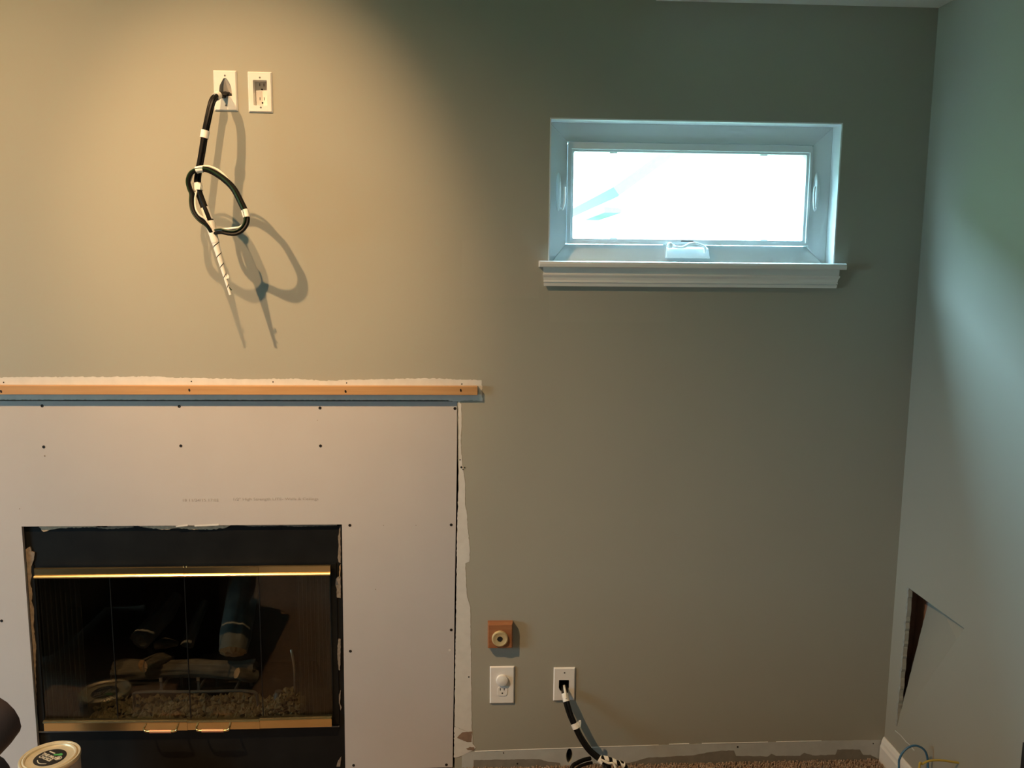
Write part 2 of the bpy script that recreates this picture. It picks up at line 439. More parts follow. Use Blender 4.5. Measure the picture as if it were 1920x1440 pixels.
for q, r in (((862.5, 862), 0.0022), ((865, 876), 0.0035), ((871, 876.5), 0.0022), ((868, 880), 0.002), ((879, 1269), 0.0025), ((944, 1411.5), 0.002), ((970, 1431.5), 0.003), ((1383, 1400), 0.003), ((1637, 1394), 0.002)):
    p = wp(*q); MB().slab(ragged(circle(p.x, p.z, r, 8), r*0.3, r, int(q[0])), -0.0016, 0.0).build('nail_hole', M_SLOT, wall_back)

# --- right wall with the cut, pushed-in drywall flap
hA, hB, hC = sp(1704.5, 1103), sp(1808, 1178), sp(1681.5, 1362)
def yz(p): return (p.y, p.z)
cut = ragged([yz(hC), yz(hA)], 0.0022, 0.009, 21, closed=False)
hole = cut + [yz(hB)]
wr_out = [(YB-0.15, 0.0), (0.0, 0.0), (0.0, ZC+0.1), (YB-0.15, ZC+0.1)]
wall_right = MB().prism(wr_out, lambda q: (XR, q[0], q[1]), lambda q: (XR+0.0127, q[0], q[1]), [hole]).build('wall_right', M_WALL)
struct(wall_right, 'sage green side wall with a cut opening low down', 'wall')
cy0, cy1, cz0, cz1 = hB.y-0.05, -0.002, hC.z-0.06, hA.z+0.06
X1, X2 = XR+0.0128, XR+0.075
cb = MB().box(X2, X2+0.01, cy0-0.01, cy1, cz0-0.01, cz1+0.01).box(X1, X2, cy0-0.01, cy0, cz0-0.01, cz1+0.01)
cb.box(X1, X2, cy1, cy1+0.01, cz0-0.01, cz1+0.01).box(X1, X2, cy0, cy1, cz1, cz1+0.01).box(X1, X2, cy0, cy1, cz0-0.01, cz0)
cb.build('wall_cavity', M_CAVBROWN, wall_right)
ax = (hB-hC).normalized()
foot = hC + ax*(hA-hC).dot(ax)
alt = (hA-foot).length
ang = math.asin(min(0.9, 0.052/alt))
def swing(p):
    f = hC + ax*(p-hC).dot(ax); h = (p-f).length
    d = (p-f).normalized() if h > 1e-6 else Vector((0, 0, 0))
    return f + d*h*math.cos(ang) + Vector((1, 0, 0))*h*math.sin(ang)
flap_l = ragged([yz(hC), yz(hA)], 0.0022, 0.009, 22, closed=False)
hB2 = hB.lerp(hC, 0.10)
flap = [(q[0], q[1]) for q in flap_l] + [yz(hB), yz(hB2)]
def flap_pt(q, th):
    p = Vector((XR, q[0], q[1])); f = (p-hC).dot((hA-hC).normalized())/(hA-hC).length
    off = 0.024 if (p-hB).length < 1e-4 else (0.0 if (p-hB2).length < 1e-4 else 0.020*max(0.0, min(1.0, f)))
    return swing(p)+Vector((0.0004+off+th, 0, 0))
MB().prism(flap, lambda q: flap_pt(q, 0), lambda q: flap_pt(q, 0.0118)).build('drywall_flap', M_WALL, wall_right)
# bare paper edge along the cut and the old caulk line above the baseboard
lip = [q for q in cut]
MB().prism(lip + [(q[0]+0.012*(0.6+0.4*math.sin(i)), q[1]) for i, q in reversed(list(enumerate(lip)))], lambda q: (XR-0.0008, q[0], q[1]), lambda q: (XR+0.0001, q[0], q[1])).build('torn_paper_edge', M_EDGE, wall_right)
bead = [sp(1679, 1370.5), sp(1690, 1380), sp(1700, 1392), sp(1704, 1395), sp(1715, 1408)]
MB().tube(bead, 0.0022, 6).build('paint_bead', M_BARE, wall_right)
# --- baseboard on the right wall
bt = sp(1661, 1383)
BH = bt.z
prof = [(0.0, 0.0), (0.014, 0.0), (0.014, BH*0.62), (0.011, BH*0.72), (0.010, BH*0.82), (0.006, BH*0.95), (0.003, BH), (0.0, BH)]
bb = MB().prism(prof, lambda q: (XR-q[0]-0.001, -0.004, q[1]), lambda q: (XR-q[0]-0.001, YB, q[1])).build('baseboard_right', M_WHITE)
struct(bb, 'white baseboard along the side wall, open at its end', 'baseboard')
# --- other walls, ceilings
lw = MB().prism([(YB-0.15, -0.02), (0.0, -0.02), (0.0, ZC+0.1), (YB-0.15, ZC+0.1)], lambda q: (XL, q[0], q[1]), lambda q: (XL-0.14, q[0], q[1]),
                [[(SIDE_WIN[0], SIDE_WIN[2]), (SIDE_WIN[1], SIDE_WIN[2]), (SIDE_WIN[1], SIDE_WIN[3]), (SIDE_WIN[0], SIDE_WIN[3])]]).build('wall_left', M_WALL)
struct(lw, 'sage green side wall with the large window', 'wall')
rw = MB().box(XL, XR, YB-0.14, YB, -0.02, ZC+0.1).build('wall_rear', M_WALL)
struct(rw, 'plain sage green wall opposite the fireplace', 'wall')
SX = wp(1229.5, 7.5).x
cl = MB().box(XL-0.14, XR+0.15, YB-0.14, 0.0, ZC, ZC+0.12).build('ceiling', M_CEIL)
struct(cl, 'high white ceiling with recessed lamps', 'ceiling')
sf = MB().box(SX, XR-0.0005, YB+0.001, -0.0005, ZS, ZC-0.001).build('ceiling_soffit', M_CEIL)
struct(sf, 'lowered white ceiling soffit in the corner', 'ceiling')

# ================================================================== SMALL WINDOW
x0, x1, z0, z1 = WIN
w1 = bpy.data.objects.new('window_1', None); COL.objects.link(w1); w1.location = (x0, 0, z0); ORG[w1] = Vector((x0, 0, z0))
struct(w1, 'small white awning window above a moulded sill', 'window')
FY = 0.062
# drywall return, painted white
rv = MB()
rv.box(x0, x0+0.004, 0.0005, FY, z0, z1).box(x1-0.004, x1, 0.0005, FY, z0, z1).box(x0+0.004, x1-0.004, 0.0005, FY, z1-0.004, z1)
rv.build('jamb_return', M_VINYL, w1)
# mitred frame of four sloping pieces around the sash
sTL, sTR, sBR, sBL = [wp(*q, FY+0.02) for q in ((1064, 268), (1523, 272), (1511, 461), (1059, 459))]
ix0, ix1, iz0, iz1 = (sTL.x+sBL.x)/2, (sTR.x+sBR.x)/2, (sBL.z+sBR.z)/2, (sTL.z+sTR.z)/2
O = [(x0+0.004, z0+0.018), (x1-0.004, z0+0.018), (x1-0.004, z1-0.004), (x0+0.004, z1-0.004)]
I = [(ix0, iz0), (ix1, iz0), (ix1, iz1), (ix0, iz1)]
for k in range(4):
    a, b = O[k], O[(k+1) % 4]; c, d = I[(k+1) % 4], I[k]
    dp = 0.010 if k else 0.024
    fo = FY if k else FY-0.026       # the bottom piece slopes out as a drip ledge
    vs = [(a[0], fo, a[1]), (b[0], fo, b[1]), (c[0], FY+dp, c[1]), (d[0], FY+dp, d[1])]
    vs += [(q[0], 0.118, q[1]) for q in (a, b, c, d)]
    MB().add(vs, [(0,1,2,3),(7,6,5,4),(0,4,5,1),(1,5,6,2),(2,6,7,3),(3,7,4,0)]).build('frame_rail', M_VINYL, w1, bevel=0.0015)
# sash: ring standing proud inside the frame, with a fine inner stop
gTL, gBR = wp(1075, 287.5, FY+0.03), wp(1502, 450, FY+0.03)
gTR, gBL = wp(1507, 290, FY+0.03), wp(1072, 449.5, FY+0.03)
gx0, gx1, gz0, gz1 = (gTL.x+gBL.x)/2, (gTR.x+gBR.x)/2, (gBL.z+gBR.z)/2, (gTL.z+gTR.z)/2
sash = MB().slab(rrect(ix0+0.002, ix1-0.002, iz0+0.002, iz1-0.002, 0.006), FY+0.003, 0.112, [rect(gx0-0.008, gx1+0.008, gz0-0.007, gz1+0.007)]).build('sash', M_VINYL, w1, bevel=0.003)
MB().slab(rect(gx0-0.009, gx1+0.009, gz0-0.008, gz1+0.008), FY+0.011, 0.108, [rrect(gx0, gx1, gz0, gz1, 0.004)]).build('glazing_stop', M_VINYL, sash, bevel=0.001)
MB().box(gx0-0.005, gx1+0.005, FY+0.030, FY+0.035, gz0-0.005, gz1+0.005).build('pane', M_PANE, sash)
for px in (1150, 1432):
    for yy, dz in ((288, 1), (450, -1)):
        p = wp(px, yy, FY+0.02)
        zz = gz1 if dz > 0 else gz0
        MB().box(p.x-0.011, p.x+0.011, FY+0.016, FY+0.024, zz-0.0035, zz+0.0035).build('glazing_clip', M_VINYL, sash)
# locks on both sides
for px, lever in ((1047.5, +1), (1531, -1)):
    top, bot = wp(px, 322, FY), wp(px, 398, FY)
    cxx, czz, hh = (top.x+bot.x)/2, (top.z+bot.z)/2, (top.z-bot.z)/2
    esc = MB()
    rows = []
    n = 14
    for i in range(n+1):
        t = -1+2*i/n; wv = 0.0095*math.sqrt(max(0.0, 1-abs(t)**2.6)); rows.append((czz+hh*t, wv))
    vs = []
    for zv, wv in rows:
        for k in range(7):
            s_ = -1+2*k/6
            vs.append((cxx+wv*s_, FY+0.010-0.020*math.sqrt(max(0, 1-s_*s_))*(wv/0.0095), zv))
    esc.add(vs, [(i*7+k, i*7+k+1, (i+1)*7+k+1, (i+1)*7+k) for i in range(n) for k in range(6)], True)
    e = esc.build('sash_lock', M_VINYL, w1)
    lp = [(cxx+lever*0.004, FY-0.012, czz-hh*0.80), (cxx+lever*0.011, FY-0.020, czz-hh*0.86), (cxx+lever*0.016, FY-0.024, czz-hh*0.55), (cxx+lever*0.0175, FY-0.024, czz-hh*0.1), (cxx+lever*0.016, FY-0.024, czz+hh*0.22)]
    MB().tube(spline(lp, 5), 0.003, 8).build('lock_lever', M_VINYL, e)
# crank operator at the bottom
cL, cR = wp(1246, 484, FY), wp(1328, 484, FY); tl, tr_ = wp(1250, 453, FY), wp(1322, 455, FY)
zb_, zt_ = cL.z, tl.z
hs = MB()
Yf = FY-0.022
vs = [(cL.x, Yf, zb_), (cR.x, Yf, zb_), (cR.x-0.003, Yf+0.012, zb_+0.030), (tr_.x, FY+0.02, zt_), (tl.x, FY+0.02, zt_), (cL.x+0.003, Yf+0.012, zb_+0.030)]
vs += [(q[0], FY+0.055, q[2]) for q in vs]
hs.add(vs, [(0,1,2,5), (5,2,3,4), (11,8,7,6), (11,10,9,8), (0,6,7,1), (1,7,8,2), (2,8,9,3), (3,9,10,4), (4,10,11,5), (5,11,6,0)])
crank = hs.build('crank_operator', M_VINYL, w1, bevel=0.002)
arm = [wp(1262, 461, Yf), wp(1268, 463, Yf-0.008), wp(1281, 463.5, Yf-0.012), wp(1292, 458, Yf-0.012), wp(1302, 456, Yf-0.012), wp(1311, 458, Yf-0.010), wp(1321, 463, Yf-0.006), wp(1322, 474, Yf-0.003)]
MB().tube(spline(arm, 5), 0.0042, 8).build('crank_arm', M_VINYL, crank)
kb = wp(1256, 460, Yf-0.004)
MB().lathe([(0.001, -0.004), (0.008, -0.004), (0.010, 0.0), (0.0095, 0.009), (0.006, 0.012), (0.001, 0.012)], kb, 'y', 16).build('crank_hub', M_VINYL, crank)
MB().slab(rect(wp(1288, 451).x, wp(1311, 451).x, zt_+0.0005, zt_+0.003), FY+0.008, FY+0.02).build('crank_slot', M_SLOT, crank)
# --- moulded sill under the window
t1 = bpy.data.objects.new('trim_1', None); COL.objects.link(t1)
sl, sr = wp(1011, 498, -0.03), wp(1587, 500, -0.03)
zt = wp(1300, 491.5, -0.03).z; zn = wp(1300, 503.5, -0.03).z
t1.location = (sl.x, 0, zt-0.08); ORG[t1] = t1.location.copy()
struct(t1, 'white moulded window sill with stepped apron', 'window sill')
st = MB()
st.prism([(-0.035, zn+0.002), (-0.033, zn), (0.0, zn), (0.0, zt), (-0.030, zt), (-0.034, zt-0.003), (-0.036, zt-0.009)], lambda q: (sl.x, q[0], q[1]), lambda q: (sr.x, q[0], q[1]))
st.box(x0+0.0005, x1-0.0005, 0.0, FY+0.004, zn+0.002, zt)
st.build('sill_board', M_WHITE, t1, bevel=0.0015)
za = [wp(1300, yy, -0.02).z for yy in (505, 515, 518, 522.5, 527, 531, 532.5, 538.5)]
ap = [(0.0, zn), (-0.0185, zn), (-0.0180, za[1]), (-0.0205, za[1]-0.001), (-0.0205, za[2]), (-0.0165, za[3]), (-0.0150, za[4]), (-0.0160, za[5]), (-0.0125, za[5]-0.0005), (-0.0125, za[6]), (-0.0150, za[6]-0.0005), (-0.0130, za[7]), (0.0, za[7])]
al, ar = sl.x+0.010, sr.x-0.010
def apx(side, q): return (al - q[0]*-0.0 + (0.0245+q[0])*0.55) if side == 0 else (ar - (0.0245+q[0])*0.9)
MB().prism(ap, lambda q: (apx(0, q), q[0], q[1]), lambda q: (apx(1, q), q[0], q[1])).build('apron_moulding', M_WHITE, t1)

# --- large window in the left wall (source of the daylight)
w2 = bpy.data.objects.new('window_2', None); COL.objects.link(w2)
y0, y1, q0, q1 = SIDE_WIN
w2.location = (XL-0.07, (y0+y1)/2, q0); ORG[w2] = w2.location.copy()
struct(w2, 'white framed double window in the far side wall', 'window')
for ya, yb, za_, zb2 in ((y0, y1, q0, q0+0.06), (y0, y1, q1-0.06, q1), (y0, y0+0.06, q0+0.06, q1-0.06), (y1-0.06, y1, q0+0.06, q1-0.06), ((y0+y1)/2-0.035, (y0+y1)/2+0.035, q0+0.06, q1-0.06)):
    MB().box(XL-0.10, XL-0.04, ya, yb, za_, zb2).build('frame_rail', M_VINYL, w2)
for ya, yb in ((y0+0.06, (y0+y1)/2-0.035), ((y0+y1)/2+0.035, y1-0.06)):
    MB().box(XL-0.074, XL-0.069, ya, yb, q0+0.06, q1-0.06).build('pane', M_PANE, w2)

# ================================================================== OUTSIDE
gr = MB().box(-30, 30, -30, 30, -0.62, -0.5).build('lawn', M_GRASS)
struct(gr, 'lawn outside the small window', 'lawn')
rnd = random.Random(11)
hd = MB(); nx, nz = 60, 16  # unseen hedge, added to block low sky light through the small window
vs = []
for i in range(nx+1):
    for j in range(nz+1):
        x = -15+15*i/nx; z = -0.5+5.6*j/nz
        vs.append((x, 5.2+0.35*noise.noise(Vector((x*2.2, z*2.2, 3)))+0.5*(j/nz)**3, z+0.25*noise.noise(Vector((x*1.5, 9, 2)))*(j/nz)))
nv = len(vs)
vs += [(q[0], 7.0, q[2]) for q in vs]
fs = [(i*(nz+1)+j, (i+1)*(nz+1)+j, (i+1)*(nz+1)+j+1, i*(nz+1)+j+1) for i in range(nx) for j in range(nz)]
fs += [tuple(nv+k for k in f) for f in fs]
fs += [(i*(nz+1)+nz, (i+1)*(nz+1)+nz, nv+(i+1)*(nz+1)+nz, nv+i*(nz+1)+nz) for i in range(nx)]
fs += [(c*(nz+1)+j, c*(nz+1)+j+1, nv+c*(nz+1)+j+1, nv+c*(nz+1)+j) for c in (0, nx) for j in range(nz)]
hedge = hd.add(vs, fs, True).build('sky_block_hedge', M_GRASS, org=(-7.5, 5.8, -0.5))
tag(hedge, 'unseen tall green hedge added beside the neighbouring house to block low sky light', 'hedge')
HY = 7.0
def hp(x, y, Y=HY): p = wp(x, y, Y); return (p.x, p.z)
house = thing('neighbour_house', 'pale neighbouring house seen overexposed through the small window', 'house', (wp(1300, 400, HY).x, HY, -0.5))
ridge = hp(1275, 283); eave = hp(1160, 366)
lo = (eave[0], -0.5)
MB().slab([lo, (ridge[0]+5, -0.5), (ridge[0]+5, ridge[1]+0.9), (ridge[0]+1.2, ridge[1]+0.9), eave], HY, HY+5).build('house_wall', M_SIDING, house)
d = Vector((ridge[0]-eave[0], 0, ridge[1]-eave[1])).normalized(); nn = Vector((-d.z, 0, d.x))
e3, r3 = Vector((eave[0], HY, eave[1]))-d*0.02, Vector((ridge[0], HY, ridge[1]))+d*1.2
MB().slab([(q.x, q.z) for q in (e3, r3, r3+nn*0.11, e3+nn*0.11)], HY-0.12, HY+5.1).build('roof_edge', M_ROOF, house)
g1, g2 = hp(1118, 398), hp(1148, 405)
MB().slab([(g1[0], g2[1]), (g2[0], g2[1]), (g2[0], g1[1]), (g2[0]-0.05, g1[1]+0.01), (g1[0], g1[1]+0.02)], HY-0.6, HY+1).build('porch_eave', M_ROOF, house)

# ================================================================== CEILING LAMPS
def ceiling_lamp(place, aim, power, cone, blend, label):
    P = Vector(place); D = (Vector(aim)-P).normalized()
    t = thing('gimbal_ceiling_lamp', label, 'lamp', (P.x, P.y, ZC), 'gimbal lamps in the high ceiling')
    MB().lathe([(0.060, 0.0005), (0.064, -0.006), (0.085, -0.010), (0.095, -0.004), (0.096, 0.0005)], (P.x, P.y, ZC), 'z', 32).build('trim_ring', M_WHITE, t)
    head = MB().lathe([(0.001, 0.055), (0.030, 0.055), (0.040, 0.030), (0.048, 0.0), (0.045, -0.001), (0.036, 0.028), (0.001, 0.040)], (0, 0, 0), 'z', 28)
    rot = D.to_track_quat('-Z', 'Y')
    head.v = [rot @ v + P for v in head.v]
    head.build('lamp_head', M_WHITE, t)
    bulb = MB().lathe([(0.001, 0.030), (0.028, 0.030), (0.030, 0.024), (0.001, 0.022)], (0, 0, 0), 'z', 24)
    bulb.v = [rot @ v + P for v in bulb.v]
    bulb.build('lamp_lens', M_BULB, t)
    l = bpy.data.lights.new('warm_spot', 'SPOT'); l.energy = power; l.color = LAMP_COLOR
    l.spot_size = math.radians(cone); l.spot_blend = blend; l.shadow_soft_size = 0.03
    o = bpy.data.objects.new('warm_spot', l); COL.objects.link(o); o.parent = t
    o.location = P+D*0.012-Vector((P.x, P.y, ZC)); o.rotation_mode = 'QUATERNION'; o.rotation_quaternion = rot
for spec, lab in zip(LAMPS, ('white gimbal ceiling lamp tilted towards the right, farther from the window', 'white gimbal ceiling lamp above the hanging cable bundle')):
    ceiling_lamp(*spec, lab)

# ================================================================== DRYWALL BOARD OVER THE FIREPLACE
BY0, BY1 = 0.010, 0.0227
FX0, FX1, FZ = -1.3885, -0.3985, 0.8440
bL, bT = GX0+0.004, wp(400, 752.2, BY0).z
edge = [(bT, -0.0355)]
bR = [wp(857, 760, BY0).x, wp(857.2, 830, BY0).x, wp(856, 900, BY0).x, wp(854.5, 1000, BY0).x, wp(852.5, 1120, BY0).x, wp(850.5, 1300, BY0).x, wp(848.5, 1430, BY0).x]
bz = [bT, wp(857, 830, BY0).z, wp(856, 900, BY0).z, wp(854, 1000, BY0).z, wp(852, 1120, BY0).z, wp(850, 1300, BY0).z, 0.004]
lim = GX1-0.006
outl = [(bL, 0.004), (FX0, 0.004), (FX0, FZ), (FX1, FZ), (FX1-0.004, 0.004)] + [(min(x, lim+0.004), z) for x, z in reversed(list(zip(bR, bz)))] + [(bL, bT)]
gyp = thing('drywall_board', 'unpainted drywall board screwed around the fireplace opening', 'drywall', ((FX0+FX1)/2, BY0, 0.0))
MB().slab(outl, BY0, BY1).build('board', M_GYP, gyp)
for q in ((79, 761), (336, 762), (600, 765), (853, 766), (82, 838), (339, 836), (601, 836), (656, 985), (846, 984), (846, 1181), (657, 1221), (3, 1164), (837, 1434), (663, 1435)):
    p = wp(*q, BY0)
    sc = MB().lathe([(0.0048, 0.0001), (0.0046, 0.0006), (0.0018, 0.0007), (0.0012, 0.0003)], p, 'y', 12).build('screw', M_SCREW, gyp)
for q, r in (((84, 855), 0.0022), ((595, 788), 0.0012), ((843, 1219), 0.004), ((719, 985), 0.0012), ((780, 985), 0.0012), ((704, 1105), 0.0015), ((37, 954), 0.0014)):
    p = wp(*q, BY0)
    MB().slab(ragged(circle(p.x, p.z, r, 9), r*0.25, r, int(q[0])), BY0-0.0006, BY0+0.0001).build('dent', M_PRIMER if r > 0.003 else M_RESID, gyp)
for a, b, yy in ((365, 410, 985.5), (330, 352, 986.5)):
    p, q = wp(a, yy, BY0), wp(b, yy-1.5, BY0)
    MB().slab(ragged([(p.x, p.z-0.003), (q.x, q.z-0.002), (q.x, q.z+0.003), (p.x, p.z+0.001)], 0.0004, 0.01, a), BY0-0.0012, BY0+0.0001).build('torn_paper_edge', M_PRIMER, gyp)
RX = Matrix.Rotation(math.pi/2, 4, 'X')
def wall_text(body, xa, xb, y, parent, size):
    a, b = wp(xa, y, BY0), wp(xb, y-1, BY0)
    cu_w = text_width(body, size)
    return text_mesh('printed_text', body, size, M_INK, parent, Matrix.Translation((a.x, BY0-0.0002, a.z)) @ RX, xscale=(b.x-a.x)/cu_w)
def text_width(body, size):
    cu = bpy.data.curves.new('w', 'FONT'); cu.body = body; cu.size = size
    t = bpy.data.objects.new('w', cu); COL.objects.link(t); bpy.context.view_layer.update()
    wv = t.dimensions.x; bpy.data.objects.remove(t, do_unlink=True)
    return wv
wall_text('18 11/24/15 17:02', 341, 408, 940.5, gyp, 0.0125)
wall_text('1/2" High Strength LITE- Walls & Ceilings', 436, 595, 938.5, gyp, 0.0125)

# --- pine batten
BT = 0.021
pL, pR = -2.05, wp(895.5, 732, -BT).x
zt_b, zb_b = wp(500, 724.0, -BT).z, wp(500, 740.3, -BT).z
bat = MB().box(pL, pR, -BT, -0.0009, zb_b, zt_b).build('pine_batten', M_PINE, org=((pL+pR)/2, 0, zb_b), bevel=0.0008)
tag(bat, 'narrow pine batten screwed to the wall above the drywall board', 'batten')
for q in ((2, 734), (355, 731.5), (648, 734), (864, 732)):
    p = wp(*q, -BT)
    MB().slab([(p.x+0.0030*math.cos(t)-0.0016*math.sin(t)*0.4, p.z+0.0048*math.sin(t)) for t in [2*math.pi*k/12 for k in range(12)]], -BT-0.0003, -BT+0.001).build('screw', M_SCREW, bat)

# ================================================================== FIREPLACE
FYF = 0.0235
fp = thing('fireplace', 'black steel fireplace with brass railed smoked glass doors', 'fireplace', ((FX0+FX1)/2, FYF, 0.0))
dTL, dTR, dBL, dBR = wp(66, 1068, 0.01), wp(619, 1063, 0.01), wp(83, 1370, 0.01), wp(622, 1363, 0.01)
dx0, dx1, dz0, dz1 = (dTL.x+dBL.x)/2, (dTR.x+dBR.x)/2, (dBL.z+dBR.z)/2, (dTL.z+dTR.z)/2
MB().slab(rect(FX0-0.03, FX1+0.03, 0.0, FZ+0.03), FYF, 0.05, [rect(dx0, dx1, dz0+0.004, dz1-0.004)]).build('face', M_STEELBLK, fp)
# hood lip and lower louvre lip
MB().box(dx0-0.03, dx1+0.02, FYF-0.006, FYF, dz0-0.008, dz0-0.005).build('lower_lip', M_IRON, fp)
MB().box(dx0-0.022, dx0-0.006, FYF-0.003, FYF, dz0, dz1+0.01).build('side_trim', M_STEELBLK, fp)
MB().box(dx1+0.006, dx1+0.020, FYF-0.003, FYF, dz0, dz1+0.01).build('side_trim', M_STEELBLK, fp)
# residue left on the face
def resid(px, material, amp, step, seed, pr=0.0038): patch('residue', px, material, amp, step, seed, proud=pr, Y=FYF, parent=fp)
resid([(65, 987.5), (200, 987), (196, 992), (165, 992), (110, 994), (88, 997), (76, 1001), (72, 998)], M_RESID2, 0.0015, 0.006, 31)
resid([(172, 989), (240, 988), (246, 992), (225, 994), (196, 996), (180, 994)], M_RESID, 0.001, 0.006, 32)
resid([(240, 988), (430, 988), (420, 993), (400, 996), (360, 997), (330, 994), (300, 997), (280, 994)], M_RESID2, 0.0015, 0.005, 33)
resid([(440, 988), (630, 986), (630, 989), (560, 991), (520, 989.5), (470, 991)], M_RESID, 0.001, 0.006, 34)
resid([(42, 1034), (50, 1029), (53, 1038), (58.5, 1040), (56.5, 1056), (52.5, 1067), (53.5, 1083), (51, 1100), (54, 1108), (55, 1118), (53, 1131), (57, 1142), (58, 1165), (57, 1180), (62, 1215), (61, 1260), (61.5, 1290), (63, 1330), (60, 1330), (56, 1260), (52, 1190), (47, 1120), (44, 1070)], M_RESID, 0.0012, 0.006, 35)
resid([(636, 989), (637, 1060), (633, 1058), (631, 1050), (633, 1030), (632, 1012), (634, 1000)], M_RESID, 0.001, 0.005, 36)
resid([(637, 1062), (636, 1088), (634.5, 1088), (634.5, 1066)], M_RESID2, 0.0006, 0.006, 37)
resid([(637, 1086), (637, 1126), (630, 1125), (629, 1115), (630, 1110), (627, 1100), (628, 1090), (632, 1086)], M_RESID, 0.0008, 0.005, 38)
resid([(637, 1204), (636, 1262), (633.5, 1262), (631, 1240), (631, 1215), (633, 1203)], M_RESID, 0.0008, 0.005, 39)
resid([(637, 1300), (636, 1325), (639, 1333), (637, 1338), (634, 1322), (634, 1308)], M_RESID, 0.0008, 0.004, 40)
resid([(638, 1426), (636, 1444), (629, 1444), (632, 1434)], M_RESID, 0.0008, 0.004, 41)
# firebox: floor, top, back and splayed sides
bx0, bx1 = dx0+0.14, dx1-0.14
BD = 0.52
fz0, fz1 = dz0-0.02, dz1+0.04
MB().add([(dx0-0.02, 0.05, fz0), (bx0, BD, fz0), (bx0, BD, fz1), (dx0-0.02, 0.05, fz1)], [(0,1,2,3)]).build('firebox_side', M_FIREBOX, fp)
MB().add([(dx1+0.02, 0.05, fz0), (bx1, BD, fz0), (bx1, BD, fz1), (dx1+0.02, 0.05, fz1)], [(3,2,1,0)]).build('firebox_side', M_FIREBOX, fp)
MB().box(bx0-0.01, bx1+0.01, BD, BD+0.01, fz0, fz1).build('firebox_back', M_FIREBOX, fp)
MB().box(dx0-0.03, dx1+0.03, 0.05, BD+0.01, fz0-0.01, fz0).build('firebox_floor', M_FIREBOX, fp)
MB().box(dx0-0.03, dx1+0.03, 0.05, BD+0.01, fz1, fz1+0.01).build('firebox_top', M_FIREBOX, fp)
# glass panels
GY = 0.012
seam_t = [66, 205, 345, 484.5, 618]; seam_b = [84, 216, 351, 487, 621]
for k in range(4):
    a, b = wp(seam_t[k], 1075, GY), wp(seam_t[k+1], 1075, GY)
    g = MB().slab(rect(a.x+0.0009, b.x-0.0009, dz0+0.012, dz1-0.012), GY, GY+0.004).build('glass_door', M_FIREGLASS, fp)
for k in (1, 2, 3):
    a = wp(seam_t[k], 1075, GY)
    MB().box(a.x-0.0011, a.x+0.0011, GY-0.001, GY+0.005, dz0+0.012, dz1-0.012).build('door_seam', M_STEELBLK, fp)
# brass rails in sections
def rail(xa, xb, ya, yb, top, seed):
    """section of brass rail between two photo columns; ya..yb is its face"""
    a0, a1 = wp(xa, ya[0], GY-0.012), wp(xb, ya[1], GY-0.012)
    b0, b1 = wp(xa, yb[0], GY-0.012), wp(xb, yb[1], GY-0.012)
    X0, X1_ = (a0.x+b0.x)/2, (a1.x+b1.x)/2
    Z1a, Z1b, Z0a, Z0b = a0.z, a1.z, b0.z, b1.z
    H = Z1a-Z0a
    if top: pr = [(0.0, 0), (0.0, H*0.98), (-0.006, H), (-0.012, H*0.96), (-0.012, H*0.36), (-0.016, H*0.30), (-0.019, H*0.20), (-0.018, H*0.08), (-0.013, 0.0)]
    else: pr = [(0.0, 0), (0.0, H), (-0.011, H), (-0.0165, H*0.95), (-0.018, H*0.86), (-0.015, H*0.76), (-0.012, H*0.72), (-0.012, 0.0)]
    return MB().prism(pr, lambda q: (X0+0.0004, GY+q[0], Z0a+q[1]), lambda q: (X1_-0.0004, GY+q[0], Z0b+q[1])).build('brass_rail', M_BRASS, fp)
rail(64, 345, (1066.5, 1064.5), (1085, 1082), True, 1)
rail(345, 484.5, (1064, 1062.5), (1082, 1080.5), True, 2)
rail(484.5, 619.5, (1062, 1060.5), (1080.5, 1079), True, 3)
rb1 = rail(82, 351.5, (1351, 1351.5), (1371, 1369.5), False, 4)
rb2 = rail(351.5, 487, (1351, 1347.5), (1369, 1366.5), False, 5)
rail(487, 622, (1346.5, 1343.5), (1366, 1362.5), False, 6)
for (xa, xb, yt, yb), rb in ((((274, 334.5, 1357, 1371)), rb1), (((371.5, 432.5, 1355.5, 1369.5)), rb2)):
    A, B_ = wp(xa, yt, -0.006), wp(xb, yt-0.5, -0.006)
    C, D = wp(xa-1, yb, -0.034), wp(xb-7, yb-0.5, -0.034)
    path = spline([A, Vector((A.x-0.001, -0.022, A.z-0.008)), Vector((C.x-0.002, -0.034, C.z+0.003)), Vector((C.x+0.010, -0.036, C.z)), Vector((D.x-0.005, -0.036, D.z)), Vector((D.x+0.006, -0.034, D.z+0.005)), Vector((B_.x+0.0005, -0.022, B_.z-0.008)), B_], 6)
    h = MB().tube(path, 0.0036, 10).build('handle', M_BRASS, rb)
    MB().tube([Vector((C.x+0.014, -0.036, C.z)), Vector((D.x-0.010, -0.036, D.z))], 0.0052, 12).build('handle_sleeve', M_COPPER, rb)
for px in (346, 352):
    p = wp(px-2, 1062.5, 0.004)
    MB().lathe([(0.0005, 0.003), (0.002, 0.002), (0.0022, -0.004), (0.0005, -0.004)], p, 'z', 8).build('hinge_pin', M_BRASS, fp)
